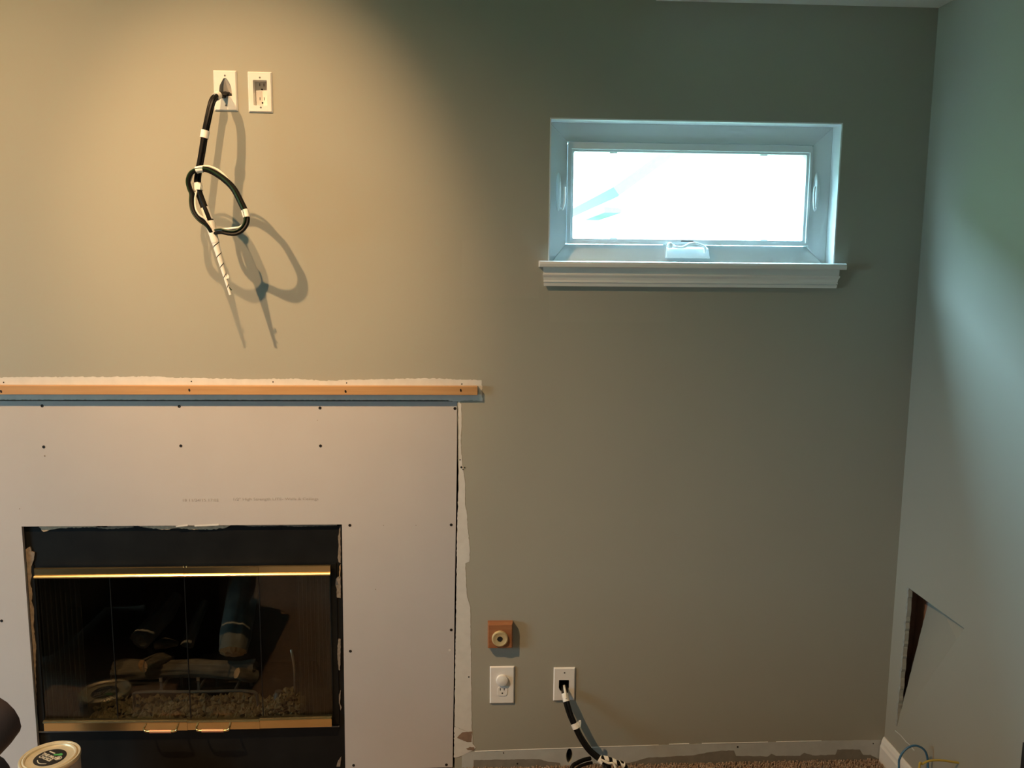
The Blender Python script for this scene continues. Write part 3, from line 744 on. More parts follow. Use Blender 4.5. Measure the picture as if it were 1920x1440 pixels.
# chain mesh curtains drawn to the sides, and their rod
for xa, xb in ((70, 150), (556, 618)):
    a, b = wp(xa, 1100, 0.035).x, wp(xb, 1100, 0.035).x
    n = 60; vs = []
    zA, zB = dz0+0.016, dz1-0.02
    for i in range(n+1):
        x = a+(b-a)*i/n; y = 0.036+0.010*math.sin(i*0.9)
        vs += [(x, y, zA), (x, y, zB)]
    MB().add(vs, [(2*i, 2*i+2, 2*i+3, 2*i+1) for i in range(n)], True).build('mesh_curtain', M_CHAIN, fp)
MB().tube([(dx0+0.003, 0.037, dz1-0.018), (dx1-0.003, 0.037, dz1-0.018)], 0.0035, 8).build('curtain_rod', M_IRON, fp)

# --- things standing in the firebox
def log_thing(name, label, pts, radii, material, seed, ends=(None, None), ridge=0.16, group='ceramic logs in the firebox', n=30, flat=0.0):
    P = spline(pts, 8); fr = frames(P)
    base = min(P, key=lambda p: p.z)
    t = thing(name, label, 'log', (base.x, base.y, base.z), group)
    vs = []; N_ = len(P)
    for i, (p, (tt, a, b)) in enumerate(zip(P, fr)):
        u = i/(N_-1); f = u*(len(radii)-1); k = min(int(f), len(radii)-2); r = radii[k]*(1-(f-k))+radii[k+1]*(f-k)
        for j in range(n):
            an = 2*math.pi*j/n
            q = Vector((math.cos(an)*4.2+seed, math.sin(an)*4.2, u*1.6+seed*2))
            rr = r*(1+ridge*(noise.noise(q)+0.6*noise.noise(q*2.7)))
            vs.append(p+(a*math.cos(an)+b*math.sin(an))*rr)
    bark = MB().add(vs, [(i*n+j, i*n+(j+1) % n, (i+1)*n+(j+1) % n, (i+1)*n+j) for i in range(N_-1) for j in range(n)], True)
    bark.build('bark', material, t, sharp=False)
    for e, idx, sgn in ((ends[0], 0, -1), (ends[1], N_-1, 1)):
        ring = vs[idx*n:(idx+1)*n]; c = P[idx]; tt = fr[idx][0]
        mid = [c+(v-c)*0.55+tt*sgn*(radii[0]*0.18+0.1*radii[0]*noise.noise(v*40)) for v in ring]
        cc = c+tt*sgn*radii[0]*0.22
        m2 = MB().add(ring+mid+[cc], [(j, (j+1) % n, n+(j+1) % n, n+j) for j in range(n)]+[(n+j, n+(j+1) % n, 2*n) for j in range(n)])
        m2.build('cut_end', e or material, t)
    return t
EZ = fz0
log_thing('ceramic_log', 'long dark ceramic log lying across the front of the grate', [wp(214, 1256, .20), wp(270, 1255, .20), wp(345, 1254, .20), wp(420, 1256, .20), wp(478, 1256, .20)], [0.030, 0.032, 0.028, 0.033, 0.034], M_LOG, 1.3, ridge=0.5)
log_thing('ceramic_log', 'short ceramic log with a tan cut end on the front log', [wp(268, 1249, .135), wp(296, 1238, .19), wp(318, 1232, .24)], [0.021, 0.024, 0.022], M_LOG, 4.1, ends=(M_LOGEND, None))
log_thing('ceramic_log', 'thick grey ceramic log standing upright with a split tan foot', [wp(437, 1222, .15), wp(441, 1192, .19), wp(450, 1140, .27), wp(459, 1085, .37)], [0.046, 0.053, 0.050, 0.054], M_LOGGREY, 7.7, ends=(M_LOGEND, None), ridge=0.12)
log_thing('ceramic_log', 'dark grey ceramic log leaning back beside the left glass door', [wp(260, 1202, .19), wp(282, 1180, .24), wp(310, 1150, .31), wp(330, 1118, .37)], [0.034, 0.036, 0.032, 0.026], M_LOGGREY, 9.2, ridge=0.14)
log_thing('ceramic_log', 'thin dark ceramic branch leaning at the middle of the grate', [wp(350, 1212, .24), wp(366, 1170, .28), wp(386, 1128, .34)], [0.022, 0.018, 0.013], M_LOGGREY, 12.5, ridge=0.2)
log_thing('ceramic_log', 'small pale ceramic log chip resting above the front log', [wp(290, 1211, .20), wp(310, 1206, .21), wp(333, 1207, .22)], [0.012, 0.018, 0.009], M_LOG, 15.1, ends=(M_LOGGREY, None))
log_thing('ceramic_log', 'stubby dark ceramic log below the upright grey log', [wp(444, 1262, .15), wp(462, 1266, .17), wp(480, 1268, .19)], [0.018, 0.022, 0.020], M_LOG, 17.4, ends=(M_LOGEND, None))
# grate
gg = thing('fireplace_grate', 'dark iron grate bars under the ceramic logs', 'grate', (wp(370, 1297, .15).x, .15, EZ))
p0, p1, p2, p3 = wp(252, 1310, .12), wp(262, 1298, .12), wp(468, 1296, .12), wp(483, 1312, .12)
MB().tube(spline([Vector((p0.x, .12, EZ)), p0, p1, p1.lerp(p2, 0.5), p2, p3, Vector((p3.x, .12, EZ))], 5), 0.0055, 8).build('front_bar', M_IRON, gg)
for px in (300, 371, 440):
    a = wp(px, 1297, .12)
    MB().tube([Vector((a.x, .12, a.z+0.004)), Vector((a.x, .20, a.z+0.006)), Vector((a.x, .33, a.z+0.006)), Vector((a.x, .33, EZ))], 0.005, 6).build('cross_bar', M_IRON, gg)
for px, py in ((301, 1275), (371, 1273.5)):
    a = wp(px, py, .118); MB().box(a.x-0.005, a.x+0.005, .118, .124, a.z-0.006, wp(px, 1271, .118).z).add([], []).build('bracket_tab', M_SILVER, gg)
    MB().box(a.x-0.004, a.x+0.004, .120, .126, wp(px, 1297, .12).z, a.z-0.004).build('bracket_post', M_IRON, gg)
# ember bed
rnd = random.Random(5)
eb = MB()
def chunk(c, r):
    vs = []
    for v in ((1,0,0),(-1,0,0),(0,1,0),(0,-1,0),(0,0,1),(0,0,-1)):
        q = Vector(v)*r*rnd.uniform(0.7, 1.25)+Vector([rnd.uniform(-.35,.35)*r for _ in range(3)]); vs.append(c+q)
    eb.add(vs, [(0,2,4),(2,1,4),(1,3,4),(3,0,4),(2,0,5),(1,2,5),(3,1,5),(0,3,5)])
ex0, ex1 = wp(172, 1330, .09).x, wp(484, 1330, .09).x
for k in range(900):
    x = rnd.uniform(ex0, ex1); y = rnd.uniform(0.055, 0.20)
    ztop = EZ+0.012+0.028*min(1, (y-0.05)/0.06)*(0.75+0.5*noise.noise(Vector((x*9, y*9, 1))))
    chunk(Vector((x, y, ztop*0.0+EZ+rnd.uniform(0.3, 1.0)*(ztop-EZ)+0.006)), rnd.uniform(0.007, 0.014))
e = eb.build('ember_bed', M_EMBER, org=((ex0+ex1)/2, 0.1, EZ))
tag(e, 'heap of olive brown rock wool embers in front of the grate', 'embers', kind='stuff')
eb = MB()
vx0, vx1 = wp(492, 1330, .08).x, wp(566, 1330, .08).x
for k in range(380):
    x = rnd.uniform(vx0, vx1); y = rnd.uniform(0.058, 0.15); hmax = 0.055+0.035*math.exp(-((x-(vx0+vx1)/2-0.01)/0.04)**2)
    chunk(Vector((x, y, EZ+rnd.uniform(0.1, 1)*hmax)), rnd.uniform(0.006, 0.011))
e = eb.build('ember_pile', M_EMBER, org=((vx0+vx1)/2, 0.1, EZ))
tag(e, 'heap of brown rock wool covering the gas valve', 'embers', kind='stuff')
gt = thing('gas_pipe', 'bent silver gas tube rising beside the gas valve', 'pipe', (wp(553, 1296, .14).x, .14, EZ))
MB().tube(spline([Vector((wp(553, 1300, .14).x, .14, EZ)), wp(553, 1290, .14), wp(552, 1255, .14), wp(548, 1228, .14), wp(546, 1218, .145)], 6), 0.0042, 8).build('tube', M_SILVER, gt)
v0 = wp(522, 1302, .12)
MB().lathe([(0.002, -0.03), (0.016, -0.03), (0.017, -0.002), (0.012, 0.006), (0.012, 0.012), (0.002, 0.012)], v0, 'z', 14).build('valve', M_IRON, gt)

# ================================================================== WALL PLATES
def plate(P, holes, parent, depth=0.006, inset=0.0035):
    a, b = P; x0, x1, z0, z1 = a.x, b.x, b.z, a.z
    m_ = MB()
    fo = rrect(x0+inset, x1-inset, z0+inset, z1-inset, 0.0012, 2); bo = rrect(x0, x1, z0, z1, 0.0015, 2)
    n = len(fo)
    vs = [(q[0], -depth, q[1]) for q in fo]+[(q[0], -depth*0.35, q[1]) for q in bo]+[(q[0], -0.0002, q[1]) for q in bo]
    m_.add(vs, [(i, (i+1) % n, n+(i+1) % n, n+i) for i in range(n)]+[(n+i, n+(i+1) % n, 2*n+(i+1) % n, 2*n+i) for i in range(n)])
    m_.slab(fo, -depth, -depth+0.0022, holes, back=False, walls=False)
    if holes:
        for h in holes:
            k = len(h); m_.add([(q[0], -depth, q[1]) for q in h]+[(q[0], -0.0002, q[1]) for q in h], [(i, (i+1) % k, k+(i+1) % k, k+i) for i in range(k)])
    return m_.build('plate', M_PLATE, parent)
def back_box(P, mx, mz, parent, depth, material):
    a, b = P; x0, x1, z0, z1 = a.x+mx, b.x-mx, b.z+mz, a.z-mz
    e_ = 0.0008
    m_ = MB().box(x0+e_, x1-e_, depth-0.002, depth, z0+e_, z1-e_)
    m_.box(x0+e_, x0+2*e_, 0.0, depth-0.002, z0+e_, z1-e_).box(x1-2*e_, x1-e_, 0.0, depth-0.002, z0+e_, z1-e_)
    m_.box(x0+2*e_, x1-2*e_, 0.0, depth-0.002, z0+e_, z0+2*e_).box(x0+2*e_, x1-2*e_, 0.0, depth-0.002, z1-2*e_, z1-e_)
    return m_.build('wall_box', material, parent)
def vscrew(px, py, parent):
    p = wp(px, py, -0.006)
    MB().lathe([(0.0028, 0.0), (0.0026, 0.0007), (0.0008, 0.0008), (0.0006, 0.0004)], p, 'y', 10).build('screw', M_IRON, parent)

# upper cable plate with a bell shaped scoop
t = thing('cable_plate', 'white cable plate with bell shaped opening, beside the recessed outlet', 'wall plate', (PL1[0].x, 0, PL1[1].z), 'cable pass through plates')
bell = [xz(*q, -0.006) for q in ((411, 180), (411, 168), (412, 160), (416, 152), (418.5, 147.6), (421, 146.3), (423, 146.3), (425.5, 148), (430, 155), (433, 162), (434.5, 172), (434.8, 180))]
plate(PL1, [bell], t)
back_box(PL1, 0.010, 0.017, t, 0.06, M_HOLE)
sc_ = MB()
ztop = max(q[1] for q in bell); zbot = min(q[1] for q in bell); n = len(bell)
def scoop(q): return (q[0], -0.0055+0.034*((ztop-q[1])/(ztop-zbot))**0.9, q[1]+0.0)
sc_.prism(bell, scoop, lambda q: (scoop(q)[0], scoop(q)[1]+0.001, scoop(q)[2]), back=False, walls=False)
k = len(bell)
sc_.add([(q[0], -0.0055, q[1]) for q in bell]+[scoop(q) for q in bell], [(i, i+1, k+i+1, k+i) for i in range(k-1)])
sc_.build('scoop', M_PLATE, t)
MB().box(bell[0][0]+0.001, bell[-1][0]-0.001, -0.0052, 0.028, zbot+0.0002, zbot+0.0080).build('cable_port', M_SLOT, t)
vscrew(421.5, 141.7, t); vscrew(423.5, 197.5, t)

# recessed outlet
t = thing('recessed_outlet', 'white recessed power outlet right of the hanging cable plate', 'outlet', (PL2[0].x, 0, PL2[1].z))
rA, rB = wp(474, 149.7, -0.006), wp(501.5, 198, -0.006)
hole = rrect(rA.x, rB.x, rB.z, rA.z, 0.002, 2)
plate(PL2, [hole], t)
rc = MB().box(rA.x-0.001, rB.x+0.001, 0.042, 0.044, rB.z-0.001, rA.z+0.001)
for a in ((rA.x-0.001, rA.x, 0, 0.042, rB.z, rA.z), (rB.x, rB.x+0.001, 0, 0.042, rB.z, rA.z), (rA.x, rB.x, 0, 0.042, rB.z-0.001, rB.z), (rA.x, rB.x, 0, 0.042, rA.z, rA.z+0.001)): rc.box(*a)
rc.build('recess', M_PLATE, t)
RY = 0.024
fx0 = wp(479.5, 170, RY).x
MB().box(fx0, rB.x-0.0004, RY, 0.0418, rB.z+0.0003, rA.z-0.0003).build('receptacle', M_PLATE, t, bevel=0.001)
for px, py in ((491.3, 167.8), (492.2, 193.0)):
    p = wp(px, py, RY); MB().lathe([(0.0028, -0.001), (0.0027, 0.0003), (0.0005, 0.0003)], p, 'y', 12).build('ground_hole', M_SLOT, t)
for px, py in ((487, 159), (495, 159.5), (487.6, 185.3), (495.6, 185.3)):
    p = wp(px, py, RY); MB().box(p.x-0.0009, p.x+0.0009, RY-0.0004, RY+0.0005, p.z-0.0042, p.z+0.0042).build('slot', M_SLOT, t)
vscrew(487, 145.5, t); vscrew(489, 201.5, t)

# lower cable plate
t = thing('cable_plate', 'white cable plate with black shield shaped opening near the floor', 'wall plate', (PL3[0].x, 0, PL3[1].z), 'cable pass through plates')
shield = [xz(*q, -0.006) for q in ((1048, 1275.5), (1049, 1275), (1066.5, 1275), (1067.3, 1276), (1067, 1290), (1065.5, 1294.5), (1062, 1298), (1054, 1298), (1050, 1295), (1047.7, 1290))]
plate(PL3, [shield], t)
back_box(PL3, 0.013, 0.022, t, 0.05, M_HOLE)
vscrew(1058.5, 1261.5, t)

# duplex outlet with a plug cover
PL4 = (wp(918.5, 1249), wp(964, 1317.5))
t = thing('duplex_outlet', 'white duplex outlet under the wooden gas key block, upper socket capped', 'outlet', (PL4[0].x, 0, PL4[1].z))
plate(PL4, [], t)
rcx = wp(942, 1296, -0.006)
MB().slab(rrect(rcx.x-0.0165, rcx.x+0.0165, rcx.z-0.0165, rcx.z+0.0165, 0.010, 4), -0.0075, -0.0055).build('receptacle', M_PLATE, t, bevel=0.0005)
rc2 = wp(941.5, 1276, -0.006)
MB().slab(rrect(rc2.x-0.0165, rc2.x+0.0165, rc2.z-0.0165, rc2.z+0.0165, 0.010, 4), -0.0075, -0.0055).build('receptacle', M_PLATE, t, bevel=0.0005)
MB().lathe([(0.0195, -0.0015), (0.0195, 0.004), (0.018, 0.0065), (0.012, 0.0085), (0.001, 0.0092)], wp(941.5, 1275.2, -0.0075), 'y', 28).build('plug_cover', M_PLATE, t)
for px, py, hh in ((938, 1292.5, 0.0042), (945.3, 1292.5, 0.0036)):
    p = wp(px, py, -0.0075); MB().box(p.x-0.0012, p.x+0.0012, -0.0079, -0.0070, p.z-hh, p.z+hh).build('slot', M_SLOT, t)
p = wp(941.8, 1299.8, -0.0075); MB().lathe([(0.0028, -0.001), (0.0027, 0.0004), (0.0005, 0.0004)], p, 'y', 12).build('ground_hole', M_SLOT, t)

# gas key block
kA, kB = wp(914.8, 1169, -0.024), wp(961.5, 1216, -0.024)
t = thing('gas_key_valve', 'square stained wooden block with round brass gas key plate', 'valve', ((kA.x+kB.x)/2, 0, kB.z))
m_ = MB()
x0, x1, z0, z1 = kA.x, kB.x, kB.z, kA.z
e_ = 0.006
vs = [(x0, 0, z0), (x1, 0, z0), (x1, 0, z1), (x0, 0, z1), (x0, -0.017, z0), (x1, -0.017, z0), (x1, -0.017, z1), (x0, -0.017, z1), (x0+e_*.4, -0.024, z0+e_*.4), (x1-e_*.6, -0.024, z0+e_*.4), (x1-e_*.6, -0.024, z1-e_), (x0+e_*.4, -0.024, z1-e_)]
m_.add(vs, [(3,2,1,0)]+[(i, (i+1) % 4, 4+(i+1) % 4, 4+i) for i in range(4)]+[(4+i, 4+(i+1) % 4, 8+(i+1) % 4, 8+i) for i in range(4)]+[(8,9,10,11)])
m_.build('wood_block', M_OAKBLOCK, t, bevel=0.001)
c = wp(937.3, 1196.8, -0.024)
ring = MB().lathe([(0.0265, 0.0), (0.0265, 0.004), (0.0245, 0.0072), (0.0215, 0.0080), (0.0195, 0.0070), (0.009, 0.0066), (0.0086, 0.0015), (0.001, 0.0015)], c, 'y', 36)
ring.build('brass_plate', M_BRASSFLAT, t)
MB().slab([(c.x+0.0100*math.cos(math.radians(8+90*k)), c.z+0.0095*math.sin(math.radians(8+90*k))) for k in range(4)], -0.024-0.0072, -0.024-0.001).build('key_socket', M_SLOT, t)

# ================================================================== HANGING CABLE BUNDLE
def P3(x, y, d): return wp(x, y, -d)
def H3(x, y, d): return wp(x, y, -d*0.88)
anchor = H3(418, 176, 0.0)
t = thing('cable_bundle', 'black taped cable bundle with white wrapped tail hanging from the upper plate', 'cable', (anchor.x, 0, H3(432, 553, 0.15).z))
main = spline([H3(426, 177, -0.015), H3(421, 177.5, 0.010), H3(412, 177.5, 0.050), H3(402, 184, 0.085), H3(396, 198, 0.100), H3(389, 228, 0.112), H3(384, 252, 0.116), H3(378.5, 285, 0.122), H3(373, 315, 0.128), H3(370, 338, 0.132), H3(372, 358, 0.134), H3(379, 378, 0.138), H3(386, 396, 0.142), H3(395, 422, 0.146), H3(399, 437, 0.148)], 8)
for i, (a, r, mt_) in enumerate(((0.3, 0.0058, M_BLACKCABLE), (2.4, 0.0056, M_BLACKCABLE), (4.4, 0.0052, M_BLACKCABLE), (3.4, 0.0030, M_GREENCABLE))):
    MB().tube(offset_path(main, 0.0052 if r > 0.004 else 0.0085, a, 2.2), r, 8).build('strand', mt_, t)
tail_w = spline([H3(392, 412, 0.150), H3(399, 437, 0.152), H3(407, 465, 0.152), H3(418, 505, 0.152), H3(426, 532, 0.151), H3(432, 553, 0.150)], 8)
loop = spline([H3(404, 436, 0.156), H3(416, 434, 0.172), H3(430, 436.5, 0.182), H3(444, 436, 0.188), H3(456, 428, 0.188), H3(462.5, 414, 0.184), H3(460, 398, 0.178), H3(452, 380, 0.172), H3(438, 354, 0.164), H3(420, 336, 0.158), H3(400, 323, 0.154), H3(384, 317.5, 0.154), H3(370, 318.5, 0.154), H3(359, 325, 0.153), H3(354, 338, 0.152), H3(356.5, 352, 0.150), H3(361, 364, 0.150), H3(361, 380, 0.154), H3(365, 397, 0.160), H3(376, 411, 0.164), H3(390, 421, 0.162), H3(399, 434, 0.158)], 6)
MB().tube(offset_path(loop, 0.0040, 0.6, 3.0), 0.0052, 8).build('strand', M_BLACKCABLE, t)
MB().tube(offset_path(loop, 0.0042, 3.6, 3.0), 0.0050, 8).build('strand', M_BLACKCABLE, t)
MB().tube(offset_path(loop, 0.0075, 2.0, 2.0), 0.0028, 6).build('strand', M_GREENCABLE, t)
# white cable that strays from the loop along its top and its bottom, else hidden behind it
MB().tube(spline([H3(404, 432, 0.158), H3(420, 430, 0.176), H3(438, 428, 0.182), H3(452, 425, 0.178), H3(461, 413, 0.172), H3(459, 398, 0.164), H3(450, 378, 0.158), H3(440, 355, 0.152), H3(428, 337, 0.148), H3(413, 322, 0.144), H3(398, 314, 0.142), H3(384, 312, 0.144), H3(370, 316, 0.146), H3(361, 325, 0.144), H3(356, 340, 0.142)], 6), 0.0036, 8).build('strand', M_WHITECABLE, t)
MB().tube(spline([H3(369, 357, 0.152), H3(366, 372, 0.158), H3(367, 390, 0.166), H3(374, 403, 0.170), H3(386, 412, 0.168), H3(397, 428, 0.164)], 6), 0.0026, 8).build('strand', M_WHITECABLE, t)
MB().tube(spline([H3(372, 356, 0.148), H3(378, 375, 0.150), H3(386, 395, 0.154), H3(394, 415, 0.156)], 6), 0.0060, 8).build('strand', M_BLACKCABLE, t)
# tapes
def tape(path, q, half, r, parent, name='tape', d=None):
    f = nearest(path, q); L = sum((path[i+1]-path[i]).length for i in range(len(path)-1))
    pc = sub(path, max(0, f-half/L), min(1, f+half/L))
    return MB().tube(pc, r, 14).build(name, M_TAPE, parent)
tape(main, xz(407.5, 180, -0.0660), 0.0085, 0.0118, t)
tape(main, xz(384, 252, -0.1021), 0.0110, 0.0120, t)
tape(loop, xz(374, 318.5, -0.1355), 0.0100, 0.0098, t)
tape(loop, xz(461, 401, -0.1566), 0.0110, 0.0100, t)
tape(main, xz(367, 350, -0.1179), 0.0110, 0.0130, t)
flag = H3(369, 349, 0.152)
MB().slab([(flag.x-0.004, flag.z-0.009), (flag.x+0.010, flag.z-0.010), (flag.x+0.012, flag.z+0.004), (flag.x+0.004, flag.z+0.011), (flag.x-0.005, flag.z+0.009)], -0.139, -0.135).build('tape_flag', M_TAPE, t)
tape(main, xz(388, 401, -0.1250), 0.020, 0.0120, t)
# wrapped tail: black core and a white spiral
MB().tube(tail_w, 0.005, 8, r_fn=lambda u: 0.0095*(1-u)**1.5+0.0028).build('tail_core', M_BLACKCABLE, t)
def spiral(path, r_fn, pitch, cover, parent, name, material, n=16):
    fr = frames(path); L = [0.0]
    for i in range(1, len(path)): L.append(L[-1]+(path[i]-path[i-1]).length)
    def at(s):
        s = max(0, min(L[-1], s))
        for i in range(1, len(L)):
            if L[i] >= s-1e-9:
                u = (s-L[i-1])/max(1e-9, L[i]-L[i-1]); return path[i-1].lerp(path[i], u), fr[i-1][1].lerp(fr[i][1], u), fr[i-1][2].lerp(fr[i][2], u)
    vs = []; steps = int(L[-1]/pitch*n)
    for k in range(steps+1):
        s = k/n*pitch; an = 2*math.pi*k/n
        for e in (0, 1):
            ss = s+e*cover*pitch; p, a, b = at(ss); rr = r_fn(min(1, ss/L[-1]))
            vs.append(p+(a*math.cos(an)+b*math.sin(an))*rr)
    return MB().add(vs, [(2*k, 2*k+1, 2*k+3, 2*k+2) for k in range(steps)], True).build(name, material, parent, recalc=False)
spiral(tail_w, lambda u: 0.0112*(1-u)**1.4+0.0038, 0.030, 0.90, t, 'white_wrap', M_TAPE)
MB().tube(sub(tail_w, 0.02, 0.30), 0.0135, 12, r_fn=lambda u: 0.0135-0.002*u).build('tape', M_TAPE, t)
MB().tube([H3(426, 532, 0.150), H3(431, 541, 0.152), H3(434.5, 544, 0.152)], 0.0018, 6).build('strand', M_GREENCABLE, t)
MB().tube(sub(tail_w, 0.85, 1.0), 0.0030, 8).build('strand', M_WHITECABLE, t)
fl_ = H3(426, 519, 0.153)
MB().slab([(fl_.x-0.002, fl_.z-0.006), (fl_.x+0.006, fl_.z-0.004), (fl_.x+0.006, fl_.z+0.003), (fl_.x+0.002, fl_.z+0.008)], -0.139, -0.136).build('tape_flag', M_TAPE, t)

# ================================================================== FLOOR CABLE BUNDLE
t = thing('cable_bundle', 'black taped cable bundle curving from the lower plate down to the carpet', 'cable', (wp(1130, 1430).x, -0.12, 0.0))
q1_ = [P3(1058, 1288, -0.02), P3(1058.5, 1292, 0.006), P3(1060, 1304, 0.024), P3(1063.5, 1320, 0.040), P3(1070, 1340, 0.055), P3(1079, 1361, 0.070), P3(1090, 1384, 0.085), P3(1105, 1406, 0.100), P3(1122, 1421, 0.115), P3(1132, 1428, 0.125)]
m1 = spline(q1_, 7)
for a, r in ((0.5, 0.0062), (2.7, 0.0062), (4.6, 0.0058)):
    MB().tube(offset_path(m1, 0.0052, a, 1.5), r, 8).build('strand', M_BLACKCABLE, t)
MB().tube(spline([P3(1058, 1286, -0.01), P3(1058, 1288, 0.004), P3(1060, 1298, 0.026), P3(1061.5, 1310, 0.040)], 6), 0.0042, 8).build('strand', M_WHITECABLE, t)
tape(m1, xz(1060.5, 1308, -0.028), 0.0125, 0.0115, t)
tape(m1, xz(1079.5, 1361, -0.070), 0.0085, 0.0128, t)
tape(m1, xz(1129.5, 1426, -0.122), 0.0110, 0.0140, t)
f_ = P3(1086, 1357, 0.075)
MB().slab([(f_.x-0.004, f_.z-0.010), (f_.x+0.004, f_.z-0.009), (f_.x+0.006, f_.z+0.004), (f_.x+0.005, f_.z+0.011), (f_.x-0.002, f_.z+0.010)], -0.078, -0.073).build('tape_flag', M_TAPE, t)
br1 = spline([P3(1127, 1421, 0.125), P3(1142, 1424, 0.130), P3(1156, 1430, 0.136), P3(1172, 1437, 0.142), Vector((wp(1190, 1437, -0.15).x, -0.16, 0.012)), Vector((wp(1230, 1437, -0.15).x, -0.24, 0.011))], 7)
MB().tube(br1, 0.0078, 10).build('strand', M_BLACKCABLE, t)
spiral(br1, lambda u: 0.0088, 0.026, 0.55, t, 'white_wrap', M_TAPE)
br2 = spline([P3(1130, 1428, 0.125), P3(1142, 1438, 0.140), Vector((wp(1150, 1440, -0.15).x, -0.16, 0.020)), Vector((wp(1166, 1440, -0.15).x, -0.22, 0.009)), Vector((wp(1180, 1440, -0.15).x, -0.32, 0.009))], 7)
MB().tube(br2, 0.0072, 10).build('strand', M_BLACKCABLE, t)
MB().tube(spline([P3(1127, 1424, 0.135), P3(1140, 1431, 0.145), P3(1153, 1437, 0.152), Vector((wp(1160, 1440, -0.16).x, -0.20, 0.018)), Vector((wp(1172, 1440, -0.16).x, -0.28, 0.006))], 6), 0.0035, 8).build('strand', M_WHITECABLE, t)
# black coil behind on the carpet
cl_ = [P3(1107, 1422, 0.050), P3(1096, 1424.5, 0.060), P3(1083, 1430, 0.070), P3(1072, 1440, 0.085), Vector((wp(1068, 1440, -0.1).x, -0.12, 0.014)), Vector((wp(1075, 1440, -0.1).x, -0.19, 0.010)), Vector((wp(1110, 1440, -0.1).x, -0.22, 0.010)), Vector((wp(1140, 1440, -0.1).x, -0.16, 0.012))]
MB().tube(spline(cl_, 6), 0.0068, 10).build('cable_end', M_BLACKCABLE, t)
MB().tube([p+Vector((0.004, -0.010, -0.009)) for p in spline(cl_[:4], 6)], 0.0050, 8).build('cable_end', M_BLACKCABLE, t)

# ================================================================== BLUE AND YELLOW CABLES BY THE SIDE WALL
yb_ = -0.30
bx_ = lambda px: wp(px, 1440, yb_).x
b_ = [Vector((bx_(1690)+0.06, yb_-0.20, 0.006)), Vector((bx_(1683), yb_-0.10, 0.008)), Vector((bx_(1684), yb_-0.03, 0.05)), wp(1685.5, 1436, yb_), wp(1687.5, 1421, yb_), wp(1693.5, 1410, yb_), wp(1703, 1401.5, yb_), wp(1716, 1398, yb_), wp(1728, 1402, yb_), wp(1735.5, 1410, yb_), wp(1739, 1422, yb_), wp(1740, 1436, yb_), Vector((bx_(1740), yb_-0.03, 0.05)), Vector((bx_(1738), yb_-0.10, 0.008)), Vector((bx_(1715), yb_-0.22, 0.006))]
bc = MB().tube(spline(b_, 7), 0.0032, 8).build('network_cable', M_BLUECABLE, org=(b_[1].x, yb_, 0))
tag(bc, 'blue network cable looping up beside the side baseboard', 'cable')
yy_ = -0.42
yx_ = lambda px: wp(px, 1440, yy_).x
y_ = [Vector((yx_(1716), yy_-0.22, 0.006)), Vector((yx_(1714), yy_-0.12, 0.010)), Vector((yx_(1717), yy_-0.04, 0.08)), wp(1723.5, 1441, yy_-0.005), wp(1730, 1432.5, yy_), wp(1739.5, 1427.5, yy_), wp(1752, 1425.5, yy_), wp(1768, 1426, yy_), wp(1792, 1429.5, yy_), wp(1824, 1435, yy_), wp(1852, 1441, yy_), Vector((yx_(1872), yy_-0.03, 0.09)), Vector((yx_(1878), yy_-0.10, 0.012)), Vector((yx_(1870), yy_-0.24, 0.006))]
yc = MB().tube(spline(y_, 7), 0.0032, 8).build('network_cable', M_YELLOWCABLE, org=(y_[1].x, yy_, 0))
tag(yc, 'yellow network cable arching over the blue one', 'cable')

# ================================================================== BLACK CABINET AT THE SIDE WALL
kx = XR-0.020
k0 = sp(1917.0, 1391, kx-0.02)
bxx = thing('low_cabinet', 'low black cabinet standing against the side wall beyond the yellow cable', 'cabinet', (kx-0.2, k0.y-0.3, 0.0))
kz = k0.z
MB().box(kx-0.003, kx, k0.y-0.62, k0.y, 0.03, kz).build('back_panel', M_BLACKBOX, bxx)
MB().box(kx-0.02, kx-0.003, k0.y-0.62, k0.y, 0.03, kz).build('body', M_BLACKBOX, bxx, bevel=0.002)
MB().box(kx-0.02, kx, k0.y-0.60, k0.y-0.04, 0.0, 0.03).build('plinth', M_BLACKBOX, bxx)

# ================================================================== PAINT CAN
ph = 0.192
def on_z(x, y, z):
    d = ray(x, y); s = (z-CAM.z)/d.z
    return CAM+d*s
cc = on_z(93.5, 1417, ph)
R = 0.0835
t = thing('paint_can', 'tin paint can with cream lid and round black label', 'paint can', (cc.x, cc.y, 0.0))
C0 = Vector((cc.x, cc.y, 0))
MB().lathe([(0.001, 0.004), (R-0.004, 0.004), (R-0.003, 0.0), (R, 0.0), (R, 0.006), (R-0.002, 0.008), (R-0.002, ph-0.014)], C0, 'z', 48).build('body', M_CAN, t)
MB().lathe([(R-0.002, ph-0.0140), (R, ph-0.012), (R+0.001, ph-0.004), (R-0.001, ph), (R-0.006, ph-0.001), (R-0.008, ph-0.004)], C0, 'z', 48).build('rim', M_LID, t)
lid = MB().lathe([(R-0.0082, ph-0.006), (R-0.0085, ph-0.001), (R-0.0125, ph+0.0005), (R-0.0165, ph-0.001), (R-0.018, ph-0.005), (R-0.026, ph-0.006), (0.001, ph-0.006)], C0, 'z', 48).build('lid', M_LID, t)
lb = MB().lathe([(0.045, ph-0.0062), (0.045, ph-0.0056), (0.001, ph-0.0056)], C0, 'z', 40).build('lid_label', M_LABELBLK, t)
def lidm(u, v): return Matrix.Translation((C0.x, C0.y, ph-0.0053)) @ Matrix.Rotation(math.radians(-29), 4, 'Z') @ Matrix.Translation((u, v, 0))
text_mesh('label_text', "THE PRO'S", 0.0145, M_LABELTXT, lb, lidm(-0.038, -0.001), xscale=0.98, bold=0.0006, thick=0.0001)
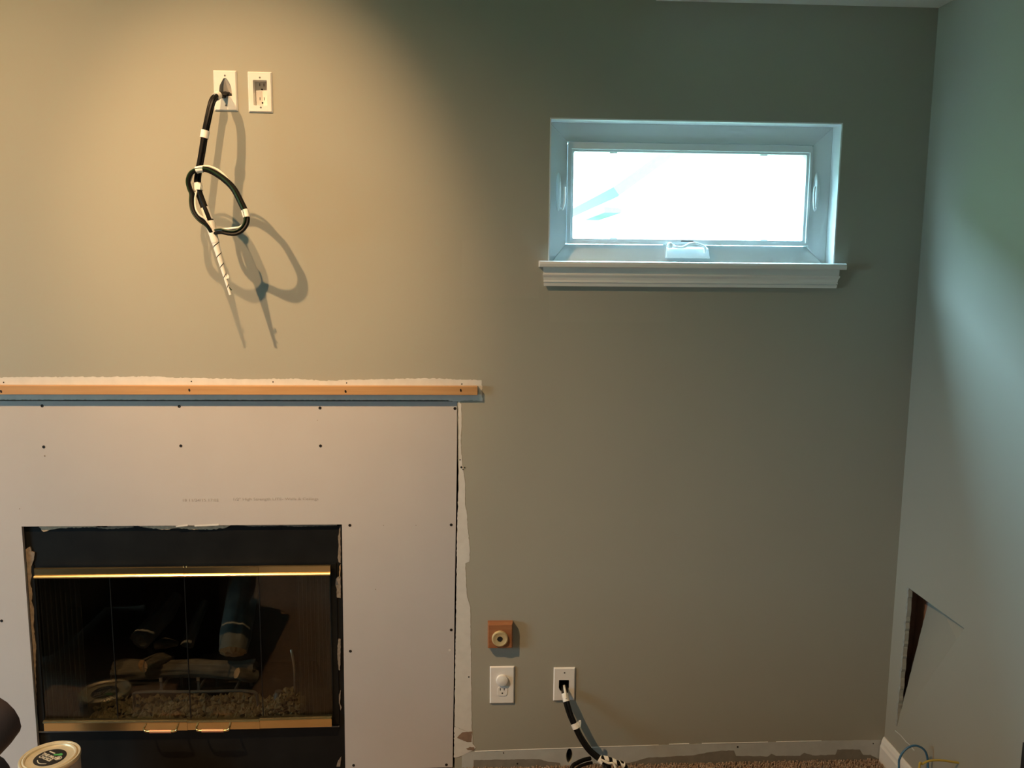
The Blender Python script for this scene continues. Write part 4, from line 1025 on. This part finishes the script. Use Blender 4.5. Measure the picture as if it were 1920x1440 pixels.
text_mesh('label_text', 'CHOICE', 0.0145, M_LABELTXT, lb, lidm(-0.033, -0.0145), xscale=0.95, bold=0.0006, thick=0.0001)
def flat(pts, name, material, hgt=0.0002):
    mm = lidm(0, 0)
    MB().prism(pts, lambda q: mm @ Vector((q[0], q[1], hgt)), lambda q: mm @ Vector((q[0], q[1], -0.0002))).build(name, material, lb)
flat([(-0.004, 0.014), (0.004, 0.013), (0.010, 0.018), (0.022, 0.021), (0.020, 0.029), (0.010, 0.031), (0.006, 0.024), (-0.002, 0.020)], 'leaf_logo', M_GREEN)
flat([(-0.030, 0.0185), (-0.006, 0.0185), (-0.006, 0.0225), (-0.030, 0.0225)], 'label_strip', M_LABELTXT)
ringp = circle(0.026, 0.0085, 0.010, 24)
mm = lidm(0, 0)
MB().prism(ringp, lambda q: mm @ Vector((q[0], q[1], 0.0002)), lambda q: mm @ Vector((q[0], q[1], -0.0002)), [circle(0.026, 0.0085, 0.0080, 24)]).build('round_stamp', M_LABELTXT, lb)
flat(circle(0.026, 0.0085, 0.0055, 20), 'round_stamp', M_LABELTXT)
arc = [(-0.020+0.04*k/12, -0.030-0.008*math.sin(math.pi*k/12)+0.002) for k in range(13)]
flat(arc + [(q[0], q[1]+0.003) for q in reversed(arc)], 'label_arc', M_LABELTXT)
# wire handle ears on the rim
for a in (20, 200):
    e = C0+Vector((math.cos(math.radians(a))*R, math.sin(math.radians(a))*R, ph*0.62))
    MB().lathe([(0.001, -0.004), (0.009, -0.004), (0.009, 0.003), (0.005, 0.006), (0.001, 0.006)], e, 'z', 12).build('handle_ear', M_IRON, t)
MB().tube([C0+Vector((math.cos(math.radians(20+a))*(R+0.006), math.sin(math.radians(20+a))*(R+0.006), ph*0.62-0.055*math.sin(math.radians(a)))) for a in range(0, -181, -10)], 0.0018, 6).build('wire_handle', M_IRON, t)

# ================================================================== ARMCHAIR EDGE
AY = -0.78
e1 = wp(36, 1371, AY)
t = thing('armchair', 'dark brown leather armchair with a rounded padded arm, beside the paint can', 'armchair', (e1.x-0.42, AY-0.4, 0.0))
def pad(cx, cz, a, bt, bb_, y_far, y_near, name, pw=2.2):
    n, ms = 28, 14; vs = []
    for i in range(ms+1):
        u = i/ms
        # rounded far end
        y = y_far-(y_far-y_near)*u
        d_ = min(1.0, u*(y_far-y_near)/0.07); s_ = math.sqrt(max(0.0004, 1-(1-d_)**2))
        d2 = min(1.0, (1-u)*(y_far-y_near)/0.07); s_ *= math.sqrt(max(0.0004, 1-(1-d2)**2))
        for k in range(n):
            an = 2*math.pi*k/n; c, s2 = math.cos(an), math.sin(an)
            ex = math.copysign(abs(c)**(2/pw), c); ez = math.copysign(abs(s2)**(2/pw), s2)
            vs.append((cx+a*ex*s_, y, cz+(bt if ez > 0 else bb_)*ez*(0.3+0.7*s_)))
    m_ = MB().add(vs, [(i*n+k, i*n+(k+1) % n, (i+1)*n+(k+1) % n, (i+1)*n+k) for i in range(ms) for k in range(n)]+[tuple(range(n)), tuple(range(ms*n, ms*n+n))], True)
    return m_.build(name, M_LEATHER, t)
pad(e1.x-0.13, e1.z, 0.13, 0.098, 0.050, AY+0.07, AY-0.62, 'arm_pad', 2.0)
pr_ = wp(18, 1440, AY).x
pw_c = e1.x-0.17
pad(pw_c, e1.z-0.30, (pr_-pw_c)/0.92+0.006, 0.262, e1.z-0.33, AY+0.05, AY-0.66, 'arm_panel', 6.0)
pad(e1.x-0.13-0.66, e1.z, 0.13, 0.098, 0.060, AY+0.07, AY-0.62, 'arm_pad', 2.0)
pad(e1.x-0.155-0.62, e1.z*0.46, 0.135, e1.z*0.46-0.01, e1.z*0.46-0.03, AY+0.05, AY-0.66, 'arm_panel', 3.2)
pad(e1.x-0.46, 0.36, 0.21, 0.11, 0.10, AY+0.08, AY-0.58, 'seat_cushion', 4.0)
pad(e1.x-0.46, 0.68, 0.26, 0.34, 0.38, AY-0.58, AY-0.80, 'backrest', 4.0)
for dx in (-0.10, -0.82):
    for dy in (0.0, -0.60):
        MB().lathe([(0.001, 0.0), (0.016, 0.0), (0.022, 0.05), (0.001, 0.05)], (e1.x+dx-0.03, AY+dy-0.03, 0), 'z', 12).build('foot', M_BLACKBOX, t)

# ================================================================== CARPET PILE
rnd = random.Random(3)
V, F = [], []
step = 0.0065
yv = -0.45
def tuft(x, y):
    h = rnd.uniform(0.007, 0.013); r = rnd.uniform(0.0024, 0.0038); a = rnd.uniform(0, 6.28); b = len(V)
    for k in range(4):
        an = a+k*math.pi/2; V.append((x+r*math.cos(an), y+r*math.sin(an), -0.001))
    lx, ly = rnd.uniform(-.004, .004), rnd.uniform(-.004, .004)
    for k in range(4):
        an = a+0.5+k*math.pi/2; V.append((x+lx+r*0.8*math.cos(an), y+ly+r*0.8*math.sin(an), h))
    V.append((x+lx, y+ly, h+0.002))
    for k in range(4):
        j = (k+1) % 4; F.append((b+k, b+j, b+4+j, b+4+k)); F.append((b+4+k, b+4+j, b+8))
y = -0.006
while y > yv:
    x = -0.03
    while x < XR-0.018:
        tuft(x+rnd.uniform(-.003, .003), y+rnd.uniform(-.002, .002)); x += step
    y -= step
me = bpy.data.meshes.new('carpet_pile'); me.from_pydata(V, [], F); me.materials.append(M_CARPET)
cp = bpy.data.objects.new('carpet_pile', me); COL.objects.link(cp)
tag(cp, 'short tan carpet tufts along the foot of the wall', 'carpet', kind='stuff')
